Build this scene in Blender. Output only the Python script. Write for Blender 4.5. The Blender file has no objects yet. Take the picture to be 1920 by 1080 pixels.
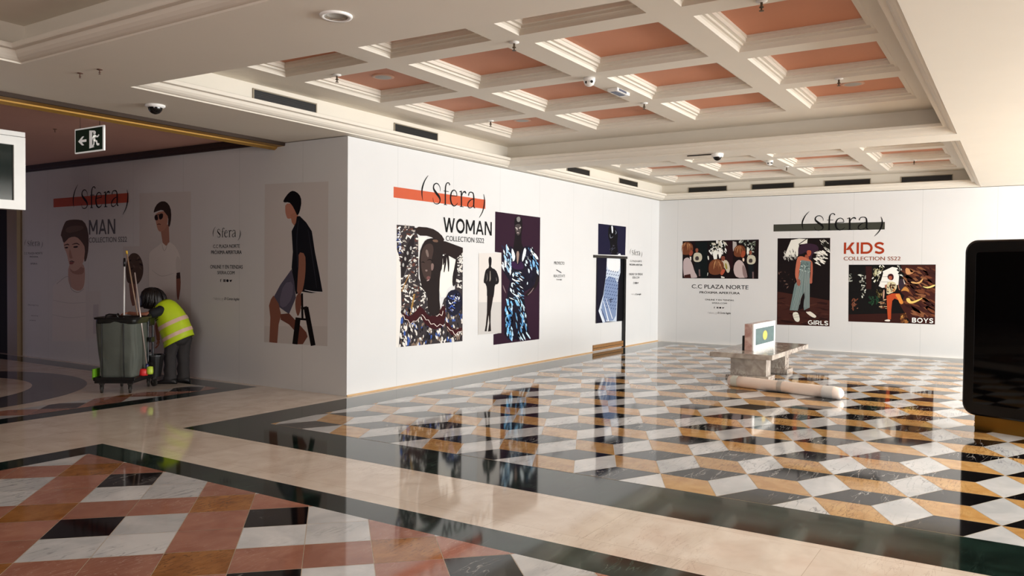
import bpy, bmesh, math, random
from mathutils import Vector, Matrix
random.seed(7)
S = bpy.context.scene
COL = S.collection
V = Vector
# ------------------------------------------------------------------ camera
FPX, YAW, PITCH, ROLL = 1495.19, math.radians(32.522), math.radians(-1.211), math.radians(0.534)
CAM = V((-7.115, -6.92, 1.55))
F = V((math.cos(PITCH)*math.cos(YAW), math.cos(PITCH)*math.sin(YAW), math.sin(PITCH)))
r0 = V((math.sin(YAW), -math.cos(YAW), 0)); u0 = r0.cross(F)
R = r0*math.cos(ROLL) + u0*math.sin(ROLL)
U = u0*math.cos(ROLL) - r0*math.sin(ROLL)
cd = bpy.data.cameras.new('camera'); cd.sensor_width = 36; cd.lens = FPX/1920*36
cam = bpy.data.objects.new('camera', cd); COL.objects.link(cam); S.camera = cam
cam.matrix_world = Matrix((( R.x, U.x, -F.x, CAM.x), (R.y, U.y, -F.y, CAM.y), (R.z, U.z, -F.z, CAM.z), (0, 0, 0, 1)))
cd.clip_start = .05; cd.clip_end = 200
# ------------------------------------------------------------------ light
S.view_settings.view_transform = 'Standard'; S.view_settings.look = 'None'
S.view_settings.gamma = 1; S.view_settings.use_curve_mapping = False
S.view_settings.exposure = 0.47
w = bpy.data.worlds.new('world'); S.world = w; w.use_nodes = True
w.node_tree.nodes['Background'].inputs[0].default_value = (.75, .85, 1, 1)
w.node_tree.nodes['Background'].inputs[1].default_value = 0.6

def area(name, loc, direction, sx, sy, power, color):
    l = bpy.data.lights.new(name, 'AREA'); l.shape = 'RECTANGLE'; l.size = sx; l.size_y = sy
    l.energy = power; l.color = color
    o = bpy.data.objects.new(name, l); COL.objects.link(o); o.location = loc
    o.rotation_euler = V(direction).to_track_quat('-Z', 'Y').to_euler()
    return o
# daylight through the glazed entrance front (side of the hall at y = -13.5)
area('entrance_daylight', (4.2, -13.3, 1.75), (-.05, 1, .12), 11.5, 2.7, 1330, (.985, 1, .99))
area('side_fill_light', (-11.8, -8.5, 1.9), (1, .0, .05), 6, 2.4, 260, (1, .93, .90))  # added fill to brighten the left hoarding and passage, no entrance here
# weak cool daylight from the end of the left corridor
area('corridor_daylight', (-3.0, 13.6, .8), (.1, -1, -.25), 3.5, 1.2, 22, (.5, .58, 1))

# ------------------------------------------------------------------ helpers
def bp(px, py, z=None, x=None, y=None, depth=None):
    d = F + R*((px-960)/FPX) + U*((540-py)/FPX)
    if depth is not None: t = depth
    elif z is not None: t = (z-CAM.z)/d.z
    elif x is not None: t = (x-CAM.x)/d.x
    else: t = (y-CAM.y)/d.y
    return CAM + d*t
def lin(c):
    return tuple(((v/255)/12.92 if v/255 <= .04045 else ((v/255+.055)/1.055)**2.4) for v in c[:3])
MATS = {}
def nt(name):
    m = bpy.data.materials.new(name); m.use_nodes = True
    return m, m.node_tree.nodes, m.node_tree.links, m.node_tree.nodes['Principled BSDF']
def mat(name, c, rough=.5, metal=0, var=.06, scale=6, emit=0, bump=0, coat=0, trans=0):
    if name in MATS: return MATS[name]
    m, N, L, b = nt(name); c = lin(c)
    tc = N.new('ShaderNodeTexCoord'); no = N.new('ShaderNodeTexNoise'); no.inputs['Scale'].default_value = scale; no.inputs['Detail'].default_value = 5
    L.new(tc.outputs['Object'], no.inputs['Vector'])
    mx = N.new('ShaderNodeMix'); mx.data_type = 'RGBA'
    mx.inputs['A'].default_value = (*[max(0, v*(1-var)) for v in c], 1); mx.inputs['B'].default_value = (*[min(1, v*(1+var)) for v in c], 1)
    L.new(no.outputs['Fac'], mx.inputs['Factor']); L.new(mx.outputs['Result'], b.inputs['Base Color'])
    b.inputs['Roughness'].default_value = rough; b.inputs['Metallic'].default_value = metal
    b.inputs['Coat Weight'].default_value = coat
    if trans: b.inputs['Transmission Weight'].default_value = trans
    if bump:
        bu = N.new('ShaderNodeBump'); bu.inputs['Strength'].default_value = bump; bu.inputs['Distance'].default_value = .01
        L.new(no.outputs['Fac'], bu.inputs['Height']); L.new(bu.outputs['Normal'], b.inputs['Normal'])
    if emit: b.inputs['Emission Color'].default_value = (*c, 1); b.inputs['Emission Strength'].default_value = emit
    MATS[name] = m; return m
def marble(name, c, c2, vein, vscale=3.0, vwidth=.03, rough=.06, cell=0.0, vamount=1.0):
    """polished stone: two cloudy tones and thin veins; a little tone change from slab to slab"""
    m, N, L, b = nt(name)
    tc = N.new('ShaderNodeTexCoord')
    n1 = N.new('ShaderNodeTexNoise'); n1.inputs['Scale'].default_value = vscale*.8; n1.inputs['Detail'].default_value = 8; n1.inputs['Distortion'].default_value = .6
    ge = N.new('ShaderNodeNewGeometry'); rs_ = N.new('ShaderNodeMath'); rs_.operation = 'MULTIPLY'; rs_.inputs[1].default_value = 40
    L.new(ge.outputs['Random Per Island'], rs_.inputs[0]); va = N.new('ShaderNodeVectorMath'); va.operation = 'ADD'
    L.new(tc.outputs['Object'], va.inputs[0]); L.new(rs_.outputs[0], va.inputs[1])
    L.new(va.outputs[0], n1.inputs['Vector'])
    mx = N.new('ShaderNodeMix'); mx.data_type = 'RGBA'; mx.inputs['A'].default_value = (*lin(c), 1); mx.inputs['B'].default_value = (*lin(c2), 1)
    cr0 = N.new('ShaderNodeMapRange'); cr0.inputs['From Min'].default_value = .35; cr0.inputs['From Max'].default_value = .65
    L.new(n1.outputs['Fac'], cr0.inputs['Value']); L.new(cr0.outputs['Result'], mx.inputs['Factor'])
    n2 = N.new('ShaderNodeTexNoise'); n2.inputs['Scale'].default_value = vscale; n2.inputs['Detail'].default_value = 4; n2.inputs['Distortion'].default_value = .55
    mp = N.new('ShaderNodeMapping'); mp.inputs['Scale'].default_value = (.7, 4.2, 1); mp.inputs['Rotation'].default_value = (0, 0, .7); mp.inputs['Location'].default_value = (3.1, 1.7, 0)
    L.new(va.outputs[0], mp.inputs['Vector']); L.new(mp.outputs['Vector'], n2.inputs['Vector'])
    sb = N.new('ShaderNodeMath'); sb.operation = 'SUBTRACT'; sb.inputs[1].default_value = .5
    ab = N.new('ShaderNodeMath'); ab.operation = 'ABSOLUTE'
    mr = N.new('ShaderNodeMapRange'); mr.inputs['From Min'].default_value = 0; mr.inputs['From Max'].default_value = vwidth; mr.inputs['To Min'].default_value = vamount; mr.inputs['To Max'].default_value = 0
    L.new(n2.outputs['Fac'], sb.inputs[0]); L.new(sb.outputs[0], ab.inputs[0]); L.new(ab.outputs[0], mr.inputs['Value'])
    # veins only in some places
    n3 = N.new('ShaderNodeTexNoise'); n3.inputs['Scale'].default_value = 1.1; L.new(tc.outputs['Object'], n3.inputs['Vector'])
    m3 = N.new('ShaderNodeMapRange'); m3.inputs['From Min'].default_value = .42; m3.inputs['From Max'].default_value = .6; L.new(n3.outputs['Fac'], m3.inputs['Value'])
    mu = N.new('ShaderNodeMath'); mu.operation = 'MULTIPLY'; L.new(mr.outputs['Result'], mu.inputs[0]); L.new(m3.outputs['Result'], mu.inputs[1])
    mv = N.new('ShaderNodeMix'); mv.data_type = 'RGBA'; mv.inputs['B'].default_value = (*lin(vein), 1)
    L.new(mx.outputs['Result'], mv.inputs['A']); L.new(mu.outputs[0], mv.inputs['Factor'])
    out = mv.outputs['Result']
    if cell:
        br = N.new('ShaderNodeTexBrick'); br.inputs['Scale'].default_value = 1; br.inputs['Brick Width'].default_value = cell; br.inputs['Row Height'].default_value = cell*.5
        br.inputs['Mortar Size'].default_value = .0018; br.inputs['Color1'].default_value = (1, 1, 1, 1); br.inputs['Color2'].default_value = (.90, .875, .85, 1); br.inputs['Mortar'].default_value = (.72, .68, .62, 1); br.inputs['Bias'].default_value = -.35
        mq = N.new('ShaderNodeMapping'); mq.inputs['Rotation'].default_value = (0, 0, math.radians(90)); L.new(tc.outputs['Object'], mq.inputs['Vector']); L.new(mq.outputs['Vector'], br.inputs['Vector'])
        mm = N.new('ShaderNodeMix'); mm.data_type = 'RGBA'; mm.blend_type = 'MULTIPLY'; mm.inputs['Factor'].default_value = 1
        L.new(out, mm.inputs['A']); L.new(br.outputs['Color'], mm.inputs['B']); out = mm.outputs['Result']
    hs = N.new('ShaderNodeHueSaturation'); vr = N.new('ShaderNodeMapRange'); vr.inputs['To Min'].default_value = .86; vr.inputs['To Max'].default_value = 1.1
    L.new(ge.outputs['Random Per Island'], vr.inputs['Value']); L.new(vr.outputs['Result'], hs.inputs['Value']); L.new(out, hs.inputs['Color']); out = hs.outputs['Color']
    L.new(out, b.inputs['Base Color'])
    b.inputs['Roughness'].default_value = rough; b.inputs['IOR'].default_value = 1.34
    MATS[name] = m; return m

class MB:
    def __init__(s): s.v = []; s.f = []; s.m = []; s.c = []
    def face(s, pts, mi=0, c=None):
        n = len(s.v); s.v += [tuple(p) for p in pts]; s.f.append(tuple(range(n, n+len(pts)))); s.m.append(mi); s.c.append(c)
    def box(s, a, b, mi=0, M=None, c=None):
        x0, y0, z0 = a; x1, y1, z1 = b
        P = [V(q) for q in ((x0,y0,z0),(x1,y0,z0),(x1,y1,z0),(x0,y1,z0),(x0,y0,z1),(x1,y0,z1),(x1,y1,z1),(x0,y1,z1))]
        if M is not None: P = [M @ q for q in P]
        n = len(s.v); s.v += [tuple(q) for q in P]
        for q in ((0,3,2,1),(4,5,6,7),(0,1,5,4),(1,2,6,5),(2,3,7,6),(3,0,4,7)):
            s.f.append(tuple(n+i for i in q)); s.m.append(mi); s.c.append(c)
    def loft(s, rings, mi=0, cap=True, c=None, closed=False):
        n = len(s.v); k = len(rings[0])
        for r in rings: s.v += [tuple(q) for q in r]
        R_ = len(rings)
        for i in range(R_ if closed else R_-1):
            for j in range(k):
                a = n+i*k+j; b = n+i*k+(j+1) % k; i2 = (i+1) % R_
                s.f.append((a, b, n+i2*k+(j+1) % k, n+i2*k+j)); s.m.append(mi); s.c.append(c)
        if cap and not closed:
            s.f.append(tuple(n+j for j in reversed(range(k)))); s.m.append(mi); s.c.append(c)
            s.f.append(tuple(n+(R_-1)*k+j for j in range(k))); s.m.append(mi); s.c.append(c)
    def lathe(s, prof, o=(0,0,0), axis=(0,0,1), seg=24, mi=0, c=None, cap=True):
        o = V(o); q = V((0,0,1)).rotation_difference(V(axis).normalized())
        rings = [[o + q @ V((r*math.cos(2*math.pi*j/seg), r*math.sin(2*math.pi*j/seg), z)) for j in range(seg)] for r, z in prof]
        s.loft(rings, mi, cap, c)
    def tube(s, pts, rad, seg=10, mi=0, cap=True, c=None):
        pts = [V(p) for p in pts]; n = len(pts)
        rad = rad if isinstance(rad, (list, tuple)) else [rad]*n
        up = None; rings = []
        for i, p in enumerate(pts):
            t = (pts[min(i+1, n-1)]-pts[max(i-1, 0)]).normalized()
            if up is None:
                up = V((0,0,1)) if abs(t.z) < .9 else V((1,0,0))
            a = (up - t*up.dot(t)).normalized(); bb = t.cross(a); up = a
            rings.append([p + a*(rad[i]*math.cos(2*math.pi*j/seg)) + bb*(rad[i]*math.sin(2*math.pi*j/seg)) for j in range(seg)])
        s.loft(rings, mi, cap, c)
    def build(s, name, mats, parent=None, smooth=False, bevel=0, kind=None):
        me = bpy.data.meshes.new(name); me.from_pydata(s.v, [], s.f)
        if not isinstance(mats, (list, tuple)): mats = [mats]
        for m in mats: me.materials.append(m)
        for i, p in enumerate(me.polygons): p.material_index = s.m[i]; p.use_smooth = smooth
        if any(c is not None for c in s.c):
            at = me.color_attributes.new('Paint', 'FLOAT_COLOR', 'CORNER')
            for i, p in enumerate(me.polygons):
                c = s.c[i] or (255,255,255); c = (*lin(c), 1)
                for li in p.loop_indices: at.data[li].color = c
        me.update(); o = bpy.data.objects.new(name, me); COL.objects.link(o)
        if bevel:
            md = o.modifiers.new('bevel', 'BEVEL'); md.width = bevel; md.segments = 2; md.limit_method = 'ANGLE'; md.angle_limit = math.radians(40)
        if smooth == 'auto' or (smooth and smooth is not True): pass
        if parent: o.parent = parent
        if kind: o['kind'] = kind
        return o
def empty(name, label, cat, loc=(0,0,0), rz=0, group=None):
    o = bpy.data.objects.new(name, None); COL.objects.link(o); o.location = loc; o.rotation_euler = (0,0,rz); o.empty_display_size = .1
    return tag(o, label, cat, group)
def tag(o, label, cat, group=None):
    o['label'] = label; o['category'] = cat
    if group: o['group'] = group
    return o
def struct(mb, name, mats, parent=None, **k):
    o = mb.build(name, mats, parent, **k)
    if not parent: o['kind'] = 'structure'
    return o

# ------------------------------------------------------------------ materials
HS = 3.18; HW = 3.172; L_ = 9.9
def wall_mat(name, axis, pitch, off):
    m, N, L, b = nt(name)
    tc = N.new('ShaderNodeTexCoord'); sp = N.new('ShaderNodeSeparateXYZ'); L.new(tc.outputs['Object'], sp.inputs[0])
    a = N.new('ShaderNodeMath'); a.operation = 'ADD'; a.inputs[1].default_value = 100*pitch+off; L.new(sp.outputs[axis], a.inputs[0])
    md = N.new('ShaderNodeMath'); md.operation = 'MODULO'; md.inputs[1].default_value = pitch; L.new(a.outputs[0], md.inputs[0])
    lt = N.new('ShaderNodeMath'); lt.operation = 'LESS_THAN'; lt.inputs[1].default_value = .012; L.new(md.outputs[0], lt.inputs[0])
    no = N.new('ShaderNodeTexNoise'); no.inputs['Scale'].default_value = 1.3; no.inputs['Detail'].default_value = 6; L.new(tc.outputs['Object'], no.inputs['Vector'])
    mx = N.new('ShaderNodeMix'); mx.data_type = 'RGBA'; mx.inputs['A'].default_value = (.655,.65,.64,1); mx.inputs['B'].default_value = (.70,.695,.685,1); L.new(no.outputs['Fac'], mx.inputs['Factor'])
    m2 = N.new('ShaderNodeMix'); m2.data_type = 'RGBA'; m2.inputs['B'].default_value = (.60,.60,.59,1); L.new(mx.outputs['Result'], m2.inputs['A']); L.new(lt.outputs[0], m2.inputs['Factor'])
    L.new(m2.outputs['Result'], b.inputs['Base Color']); b.inputs['Roughness'].default_value = .7
    bu = N.new('ShaderNodeBump'); bu.inputs['Strength'].default_value = .06; bu.inputs['Distance'].default_value = .02; L.new(no.outputs['Fac'], bu.inputs['Height']); L.new(bu.outputs['Normal'], b.inputs['Normal'])
    return m
M_wallx = wall_mat('hoarding_vinyl_front', 0, 1.22, .3)
M_wally = wall_mat('hoarding_vinyl_side', 1, 1.22, .45)
M_plaster = mat('cream_plaster', (226, 218, 204), .6, var=.03, scale=2)
M_orange = mat('salmon_ceiling_paint', (206, 140, 108), .6, var=.03)
M_brownceil = mat('rose_brown_ceiling_paint', (226, 178, 160), .6, var=.05, scale=2)
M_gold = mat('brushed_gold_trim', (150, 112, 48), .3, metal=.9)
M_darkwood = mat('dark_brown_wood', (48, 32, 26), .4)
M_darkwall = mat('dark_wall_paint', (92, 76, 66), .7)
M_black = mat('black_plastic', (16, 16, 17), .35)
M_blackgloss = mat('black_glass', (4, 4, 5), .04)
M_white = mat('white_enamel', (232, 230, 224), .35)
M_white2 = mat('white_plastic', (240, 238, 234), .4)
M_chrome = mat('chrome', (200, 200, 200), .15, metal=1)
M_dark = mat('dark_grille', (38, 34, 30), .6)
M_tan = mat('tan_plaster_pilaster', (150, 128, 100), .6)
M_cream = marble('cream_marble', (238, 226, 212), (224, 208, 192), (150, 110, 90), 5, .012, cell=1.2, vamount=.32)
M_green = marble('dark_green_marble', (26, 44, 38), (9, 18, 15), (96, 130, 116), 5, .02, vamount=.3)
M_gmarb = marble('gold_marble', (210, 168, 108), (188, 140, 82), (130, 86, 42), 9, .03)
M_wmarb = marble('white_marble', (222, 222, 222), (196, 198, 200), (120, 122, 128), 4, .02, vamount=.8)
M_bmarb = marble('black_marble', (14, 13, 14), (22, 20, 22), (200, 196, 190), 3, .01)
M_pink = marble('rose_marble', (160, 108, 90), (178, 126, 106), (222, 190, 174), 7, .012, vamount=.6)
M_amber = marble('amber_marble', (176, 120, 66), (150, 96, 48), (96, 56, 28), 10, .03)
M_joint = mat('pale_joint', (205, 190, 168), .3)
M_greyblue = marble('grey_marble', (96, 92, 98), (78, 76, 84), (130, 130, 140), 3, .01)
M_benchm = marble('bench_marble', (188, 178, 166), (150, 138, 128), (96, 72, 62), 9, .05, rough=.15)

# ------------------------------------------------------------------ floor
def clip_poly(P, rect):
    x0, x1, y0, y1 = rect
    for ax, val, keep in ((0, x0, 1), (0, x1, -1), (1, y0, 1), (1, y1, -1)):
        out = []
        for i in range(len(P)):
            a, b = P[i], P[(i+1) % len(P)]
            da, db = (a[ax]-val)*keep, (b[ax]-val)*keep
            if da >= 0: out.append(a)
            if (da > 0 > db) or (da < 0 < db):
                t = da/(da-db); out.append((a[0]+(b[0]-a[0])*t, a[1]+(b[1]-a[1])*t))
        P = out
        if len(P) < 3: return []
    return P
def shrink(P, g):
    cx = sum(p[0] for p in P)/len(P); cy = sum(p[1] for p in P)/len(P)
    r = sum(math.hypot(p[0]-cx, p[1]-cy) for p in P)/len(P); k = 1-g/r*1.4
    return [(cx+(p[0]-cx)*k, cy+(p[1]-cy)*k) for p in P]
fl = MB(); FM = [M_cream, M_green, M_joint, M_gmarb, M_wmarb, M_bmarb, M_pink, M_amber, M_greyblue]
def frect(x0, x1, y0, y1, mi, z): fl.face([(x0,y0,z),(x1,y0,z),(x1,y1,z),(x0,y1,z)], mi)
fl.box((-14, -14, -.1), (12, 16, 0), 0)
# right hall: green frame, then the tumbling-block field
frect(-2.334, 9.86, -13.4, -.107, 1, .0006)
XA, XB, YA, YB = -1.711, 9.25, -13.0, -.625
frect(XA, XB, YA, YB, 2, .0012)
sx, sy = .368, .56
def star(i, k): return (-1.34+sx*i, -4.61-sy*k)
for i in range(-3, 32):
    for k in range(-9, 17):
        if (i+k) % 2: continue
        A = star(i, k)
        cU = lambda a: (a[0]+sx, a[1]+sy/3.0)   # point between A, A+(2,0), and upper
        up = (A[0]+sx, A[1]+sy/3.0); dn = (A[0]+sx, A[1]-sy/3.0)
        B = (A[0]+2*sx, A[1])                                        # white: long axis along x
        quads = [([A, dn, B, up], 4)]
        B = (A[0]+sx, A[1]-sy)                                       # black
        quads.append(([A, (A[0], A[1]-sy*2/3.0), B, (A[0]+sx, A[1]-sy/3.0)], 5))
        B = (A[0]+sx, A[1]+sy)                                       # gold
        quads.append(([A, (A[0]+sx, A[1]+sy/3.0), B, (A[0], A[1]+sy*2/3.0)], 3))
        for q, mi in quads:
            P = clip_poly(shrink(q, .0022), (XA, XB, YA, YB))
            if P: fl.face([(p[0], p[1], .0018) for p in P], mi)
# lower-left field: green frame and diamond tiles
frect(-13.5, -3.161, -13.4, -.144, 1, .0006)
XC, XD, YC, YD = -13.2, -3.44, -13.0, -.425
frect(XC, XD, YC, YD, 2, .0012)
a = .2605
def diamonds(rect, O, z, flip=1):
    for i in range(-40, 60):
        for j in range(-60, 60):
            c0 = (O[0]-a*(i+j), O[1]+a*(j-i)*flip)
            q = [c0, (c0[0]-a, c0[1]-a*flip), (c0[0]-2*a, c0[1]), (c0[0]-a, c0[1]+a*flip)]
            P = clip_poly(shrink(q, .002), rect)
            if not P: continue
            im, jm = i % 3, j % 3
            if im == 0 and jm == 0: mi = 5
            elif im == 2 and jm == 1: mi = 7
            elif im != 2 and jm != 1: mi = 4
            else: mi = 6
            fl.face([(p[0], p[1], z) for p in P], mi)
diamonds((XC, XD, YC, YD), (-3.46, -1.47), .0018)
# far-left field: green frame, diamonds and a round medallion
frect(-13.5, -.10, 1.50, 13.0, 1, .0006)
frect(-13.2, -.47, 1.78, 12.6, 0, .0012)
diamonds((-4.6, -.47, 1.78, 2.25), (-.5, 2.05), .0018, -1)
def disc(cx, cy, r, mi, z, n=96): fl.face([(cx+r*math.cos(2*math.pi*t/n), cy+r*math.sin(2*math.pi*t/n), z) for t in range(n)], mi)
disc(-3.1, 4.6, 2.16, 8, .0024); disc(-3.1, 4.6, 1.53, 0, .003); disc(-3.1, 4.6, 1.15, 5, .0036); disc(-3.1, 4.6, .8, 7, .0042)
struct(fl, 'floor', FM)

# ------------------------------------------------------------------ walls
def wall(name, a_, b_, m):
    mb = MB(); mb.box(a_, b_); return struct(mb, name, m)
wall('wall_left', (0, 0.0, 0), (.06, 7.72, HW), M_wally)
DX0, DX1, DH = 6.64, 8.11, 1.87            # opening of the site door
mbw = MB()
mbw.box((.06, 0, 0), (DX0, .06, HW)); mbw.box((DX1, 0, 0), (9.9, .06, HW)); mbw.box((DX0, 0, DH), (DX1, .06, HW))
struct(mbw, 'wall_front', M_wallx)
wall('wall_right', (9.9, -13.6, 0), (9.96, 0.06, HW), M_wally)
wall('wall_back', (-13.6, -14, 0), (-13.5, 14, 3.6), M_darkwall)
wall('wall_far_left', (-13.5, 14.0, 0), (4, 14.1, 3.6), M_darkwall)
mbw = MB(); mbw.box((.02, 8.12, 0), (.12, 14, 3.4)); struct(mbw, 'wall_passage', mat('dark_panel', (26, 18, 15), .95))
mbw = MB(); mbw.box((-.06, 7.78, 0), (.3, 8.12, 3.27)); struct(mbw, 'trim_9', M_tan)
# glazed entrance front: low wall, transom and mullions around the opening
mbw = MB()
mbw.box((-14, -13.7, 3.1), (10, -13.5, 3.6)); mbw.box((-14, -13.7, 0), (-7, -13.5, 3.1))
for x in (-3, -1, 1, 3, 5, 7, 9.8): mbw.box((x-.04, -13.65, 0), (x+.04, -13.55, 3.1))
struct(mbw, 'wall_entrance', M_darkwall)
# wood edge strip at the foot of the front hoarding
mb = MB(); mb.box((.0, -.012, .0006), (DX0, 0, .016)); mb.box((DX1, -.012, .0006), (9.9, 0, .016)); struct(mb, 'baseboard_front', mat('pale_wood', (196, 160, 112), .5))
# site door in the hoarding
mb = MB(); mb.box((DX0, .02, .005), (DX1-.09, .055, DH-.01)); d = struct(mb, 'door_1', M_wallx)
mb = MB(); mb.box((DX1-.09, .058, .0), (DX1, .062, DH)); mb.build('door_gap', mat('gap_black', (8, 8, 9), .8), d)
mb = MB(); mb.box((DX0-.02, -.035, DH-.045), (DX1+.02, 0, DH+.005)); mb.build('door_rail', M_dark, d)
mb = MB(); mb.box((DX0, -.02, .025), (DX1-.09, .015, .135)); k = mb.build('door_kick_board', mat('kick_wood', (150, 108, 62), .5, var=.3, scale=20), d)
mb = MB(); mb.box((DX0, -.023, .07), (DX1-.1, -.02, .078)); mb.build('batten', M_dark, k)
mb = MB(); mb.box((DX1-.105, -.03, .003), (DX1-.085, .01, DH-.05)); mb.box((DX1-.035, -.02, .003), (DX1, .0, DH-.05)); mb.build('door_jamb', M_black, d)

# ------------------------------------------------------------------ ceiling
ce = MB(); CM = [M_plaster, M_orange, M_brownceil, mat('old_gold_moulding', (168, 128, 62), .5, metal=.6), mat('dark_brown_moulding', (54, 38, 26), .8)]
PROF = [(0, HS), (.006, HS+.012), (.022, HS+.014), (.035, HS+.018), (.06, HS+.032), (.08, HS+.052), (.09, HS+.072), (.095, HS+.078), (.135, HS+.08), (.14, HS+.085), (.14, HS+.118), (.13, HS+.122), (-.04, HS+.124), (-.04, 3.5)]
def inset(q, w):
    (x0a, x0b, x1, y0, y1) = q     # x0a: left edge at y1, x0b: left edge at y0
    return [(x0a+w, y1-w), (x0b+w, y0+w), (x1-w, y0+w), (x1-w, y1-w)]
def recess(q, coffers):
    for (w0, z0), (w1, z1) in zip(PROF[:-1], PROF[1:]):
        A = inset(q, w0); B = inset(q, w1)
        for i in range(4):
            j = (i+1) % 4
            ce.face([(*A[i], z0), (*A[j], z0), (*B[j], z1), (*B[i], z1)], 0)
    # upper plane with coffers
    P = inset(q, -.04)
    xl = min(P[0][0], P[1][0]); xr = P[2][0]; yl = P[1][1]; yh = P[0][1]
    xs = sorted({c[0] for c in coffers} | {c[1] for c in coffers}); ys = sorted({c[2] for c in coffers} | {c[3] for c in coffers})
    gx = [xl-.01]+xs+[xr+.01]; gy = [yl-.01]+ys+[yh+.01]
    inside = {(c[0], c[2]) for c in coffers}
    for i in range(len(gx)-1):
        for j in range(len(gy)-1):
            if (gx[i], gy[j]) in inside: continue
            ce.face([(gx[i], gy[j], 3.5), (gx[i+1], gy[j], 3.5), (gx[i+1], gy[j+1], 3.5), (gx[i], gy[j+1], 3.5)], 0)
    CP = [(0, 3.5), (.004, 3.512), (.012, 3.528), (.026, 3.538), (.048, 3.539), (.050, 3.558), (.082, 3.560), (.085, 3.590), (.095, 3.592), (.095, 3.615)]
    for (x0, x1, y0, y1) in coffers:
        for (w0, z0), (w1, z1) in zip(CP[:-1], CP[1:]):
            A = [(x0+w0, y0+w0), (x1-w0, y0+w0), (x1-w0, y1-w0), (x0+w0, y1-w0)]; B = [(x0+w1, y0+w1), (x1-w1, y0+w1), (x1-w1, y1-w1), (x0+w1, y1-w1)]
            for i in range(4):
                j = (i+1) % 4; ce.face([(*A[i], z0), (*A[j], z0), (*B[j], z1), (*B[i], z1)], 0)
        ce.face([(*p, 3.615) for p in B], 1)
R1 = (-2.875, -2.64, 3.42, -6.27, -.11)
R2 = (3.95, 3.95, 9.83, -6.27, -.11)
CY = [-.58, -1.98, -3.38, -4.785]
co1 = [(x-1.17, x, y-1.13, y) for x in (-1.49, -.07, 1.34, 2.75) for y in CY]
co2 = [(x-1.17, x, y-1.13, y) for x in (5.12, 6.53, 7.94, 9.35) for y in CY]
recess(R1, co1); recess(R2, co2)
R3 = (-13.5, -13.5, -3.80, -12.5, -.10)
recess(R3, [])
def soff(P, z=HS, mi=0): ce.face([(x, y, z) for x, y in P], mi)
soff([(-3.8, -.11), (-3.8, -12.5), (-2.4, -12.5), (-2.64, -6.27), (-2.875, -.11)])
soff([(3.42, -.11), (3.42, -6.27), (3.95, -6.27), (3.95, -.11)])
soff([(-13.5, -.10), (-3.8, -.10), (-3.8, -.11), (10.2, -.11), (10.2, 1.10), (-13.5, 1.10)])
soff([(9.83, -6.27), (10.2, -6.27), (10.2, -.11), (9.83, -.11)])
soff([(-2.64, -6.27), (-2.4, -13.6), (10.2, -13.6), (10.2, -6.27)])
soff([(-13.5, -12.5), (-13.5, -13.6), (-2.4, -13.6), (-2.4, -12.5)])
# soffit edge with gold moulding, then the rose-brown ceiling of the left passage
GP = [(1.10, HS, 4), (1.105, HS-.040, 4), (1.12, HS-.044, 3), (1.25, HS-.048, 3), (1.255, HS-.062, 3), (1.30, HS-.085, 3), (1.32, HS-.08, 4), (1.36, HS-.03, 4), (1.475, HS+.10, 2)]
for (ya, za, ma), (yb, zb, mb_) in zip(GP[:-1], GP[1:]):
    ce.face([(-13.5, ya, za), (.02, ya, za), (.02, yb, zb), (-13.5, yb, zb)], ma)
ce.face([(-13.5, 1.475, HS+.1), (.2, 1.475, HS+.1), (.2, 14, HS+.1), (-13.5, 14, HS+.1)], 2)
# closed top so no outside light leaks in
ce.box((-13.7, -13.7, 3.8), (10.3, 14.2, 3.9), 0)
struct(ce, 'ceiling', CM)
wall('wall_outer_right', (10.2, -13.7, 0), (10.3, 14.2, 3.8), M_darkwall)
mb = MB(); mb.box((-.035, 1.30, HW-.0), (.06, 7.78, HS+.105)); mb.box((-.05, 1.30, HW+.03), (.0, 7.78, HW+.06)); struct(mb, 'trim_1', M_darkwood)

# ventilation grilles on the upright faces of the two recesses
def grille(c, along, wid, hgt, label, group):
    """c: centre on the face; along: unit vector along the face; normal faces the recess"""
    al = V(along); nrm = V((0, 0, 1)).cross(al); nrm = -nrm if nrm.dot(V((4, -3, 0))-V((c[0], c[1], 0))) < 0 else nrm
    t = empty('air_grille', label, 'vent', c, 0, group)
    M = Matrix((( al.x, nrm.x, 0, 0), (al.y, nrm.y, 0, 0), (0, 0, 1, 0), (0, 0, 0, 1)))
    mb = MB(); hw, hh = wid/2, hgt/2
    for bx in (((-hw, 0, -hh), (hw, .012, -hh+.012)), ((-hw, 0, hh-.012), (hw, .012, hh)), ((-hw, 0, -hh+.012), (-hw+.015, .012, hh-.012)), ((hw-.015, 0, -hh+.012), (hw, .012, hh-.012))): mb.box(*bx, M=M)
    mb.build('grille_frame', mat('grille_frame_paint', (150, 138, 118), .5), t)
    mb = MB(); mb.box((-hw+.015, .001, -hh+.012), (hw-.015, .003, hh-.012), M=M)
    mb.build('backing', M_black, t)
    mb = MB()
    n = 5
    for i in range(n):
        z = -hh+.012+(hgt-.024)*(i+.5)/n
        mb.box((-hw+.015, .003, z-.0035), (hw-.015, .011, z+.0015), M=M)
    mb.build('slats', M_dark, t)
ygf = -.11+.04
for px0, px1, lab in ((473, 593, 'dark slatted air grille on the upstand nearest the passage, above the corner of the hoarding'),
                      (738, 820, 'dark slatted air grille on the upstand above the orange bar of the front hoarding'),
                      (1062, 1105, 'small dark air grille just beyond the cross beam above the front hoarding'),
                      (1160, 1195, 'small dark air grille above the site door end of the front hoarding')):
    xa = bp(px0, 200+ (px0-473)*.215, y=ygf).x; xb = bp(px1, 213+(px1-593)*.215, y=ygf).x
    grille(((xa+xb)/2, ygf-.001, 3.39), (1, 0, 0), xb-xa, .12, lab, 'air grilles in the ceiling recess')
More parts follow.
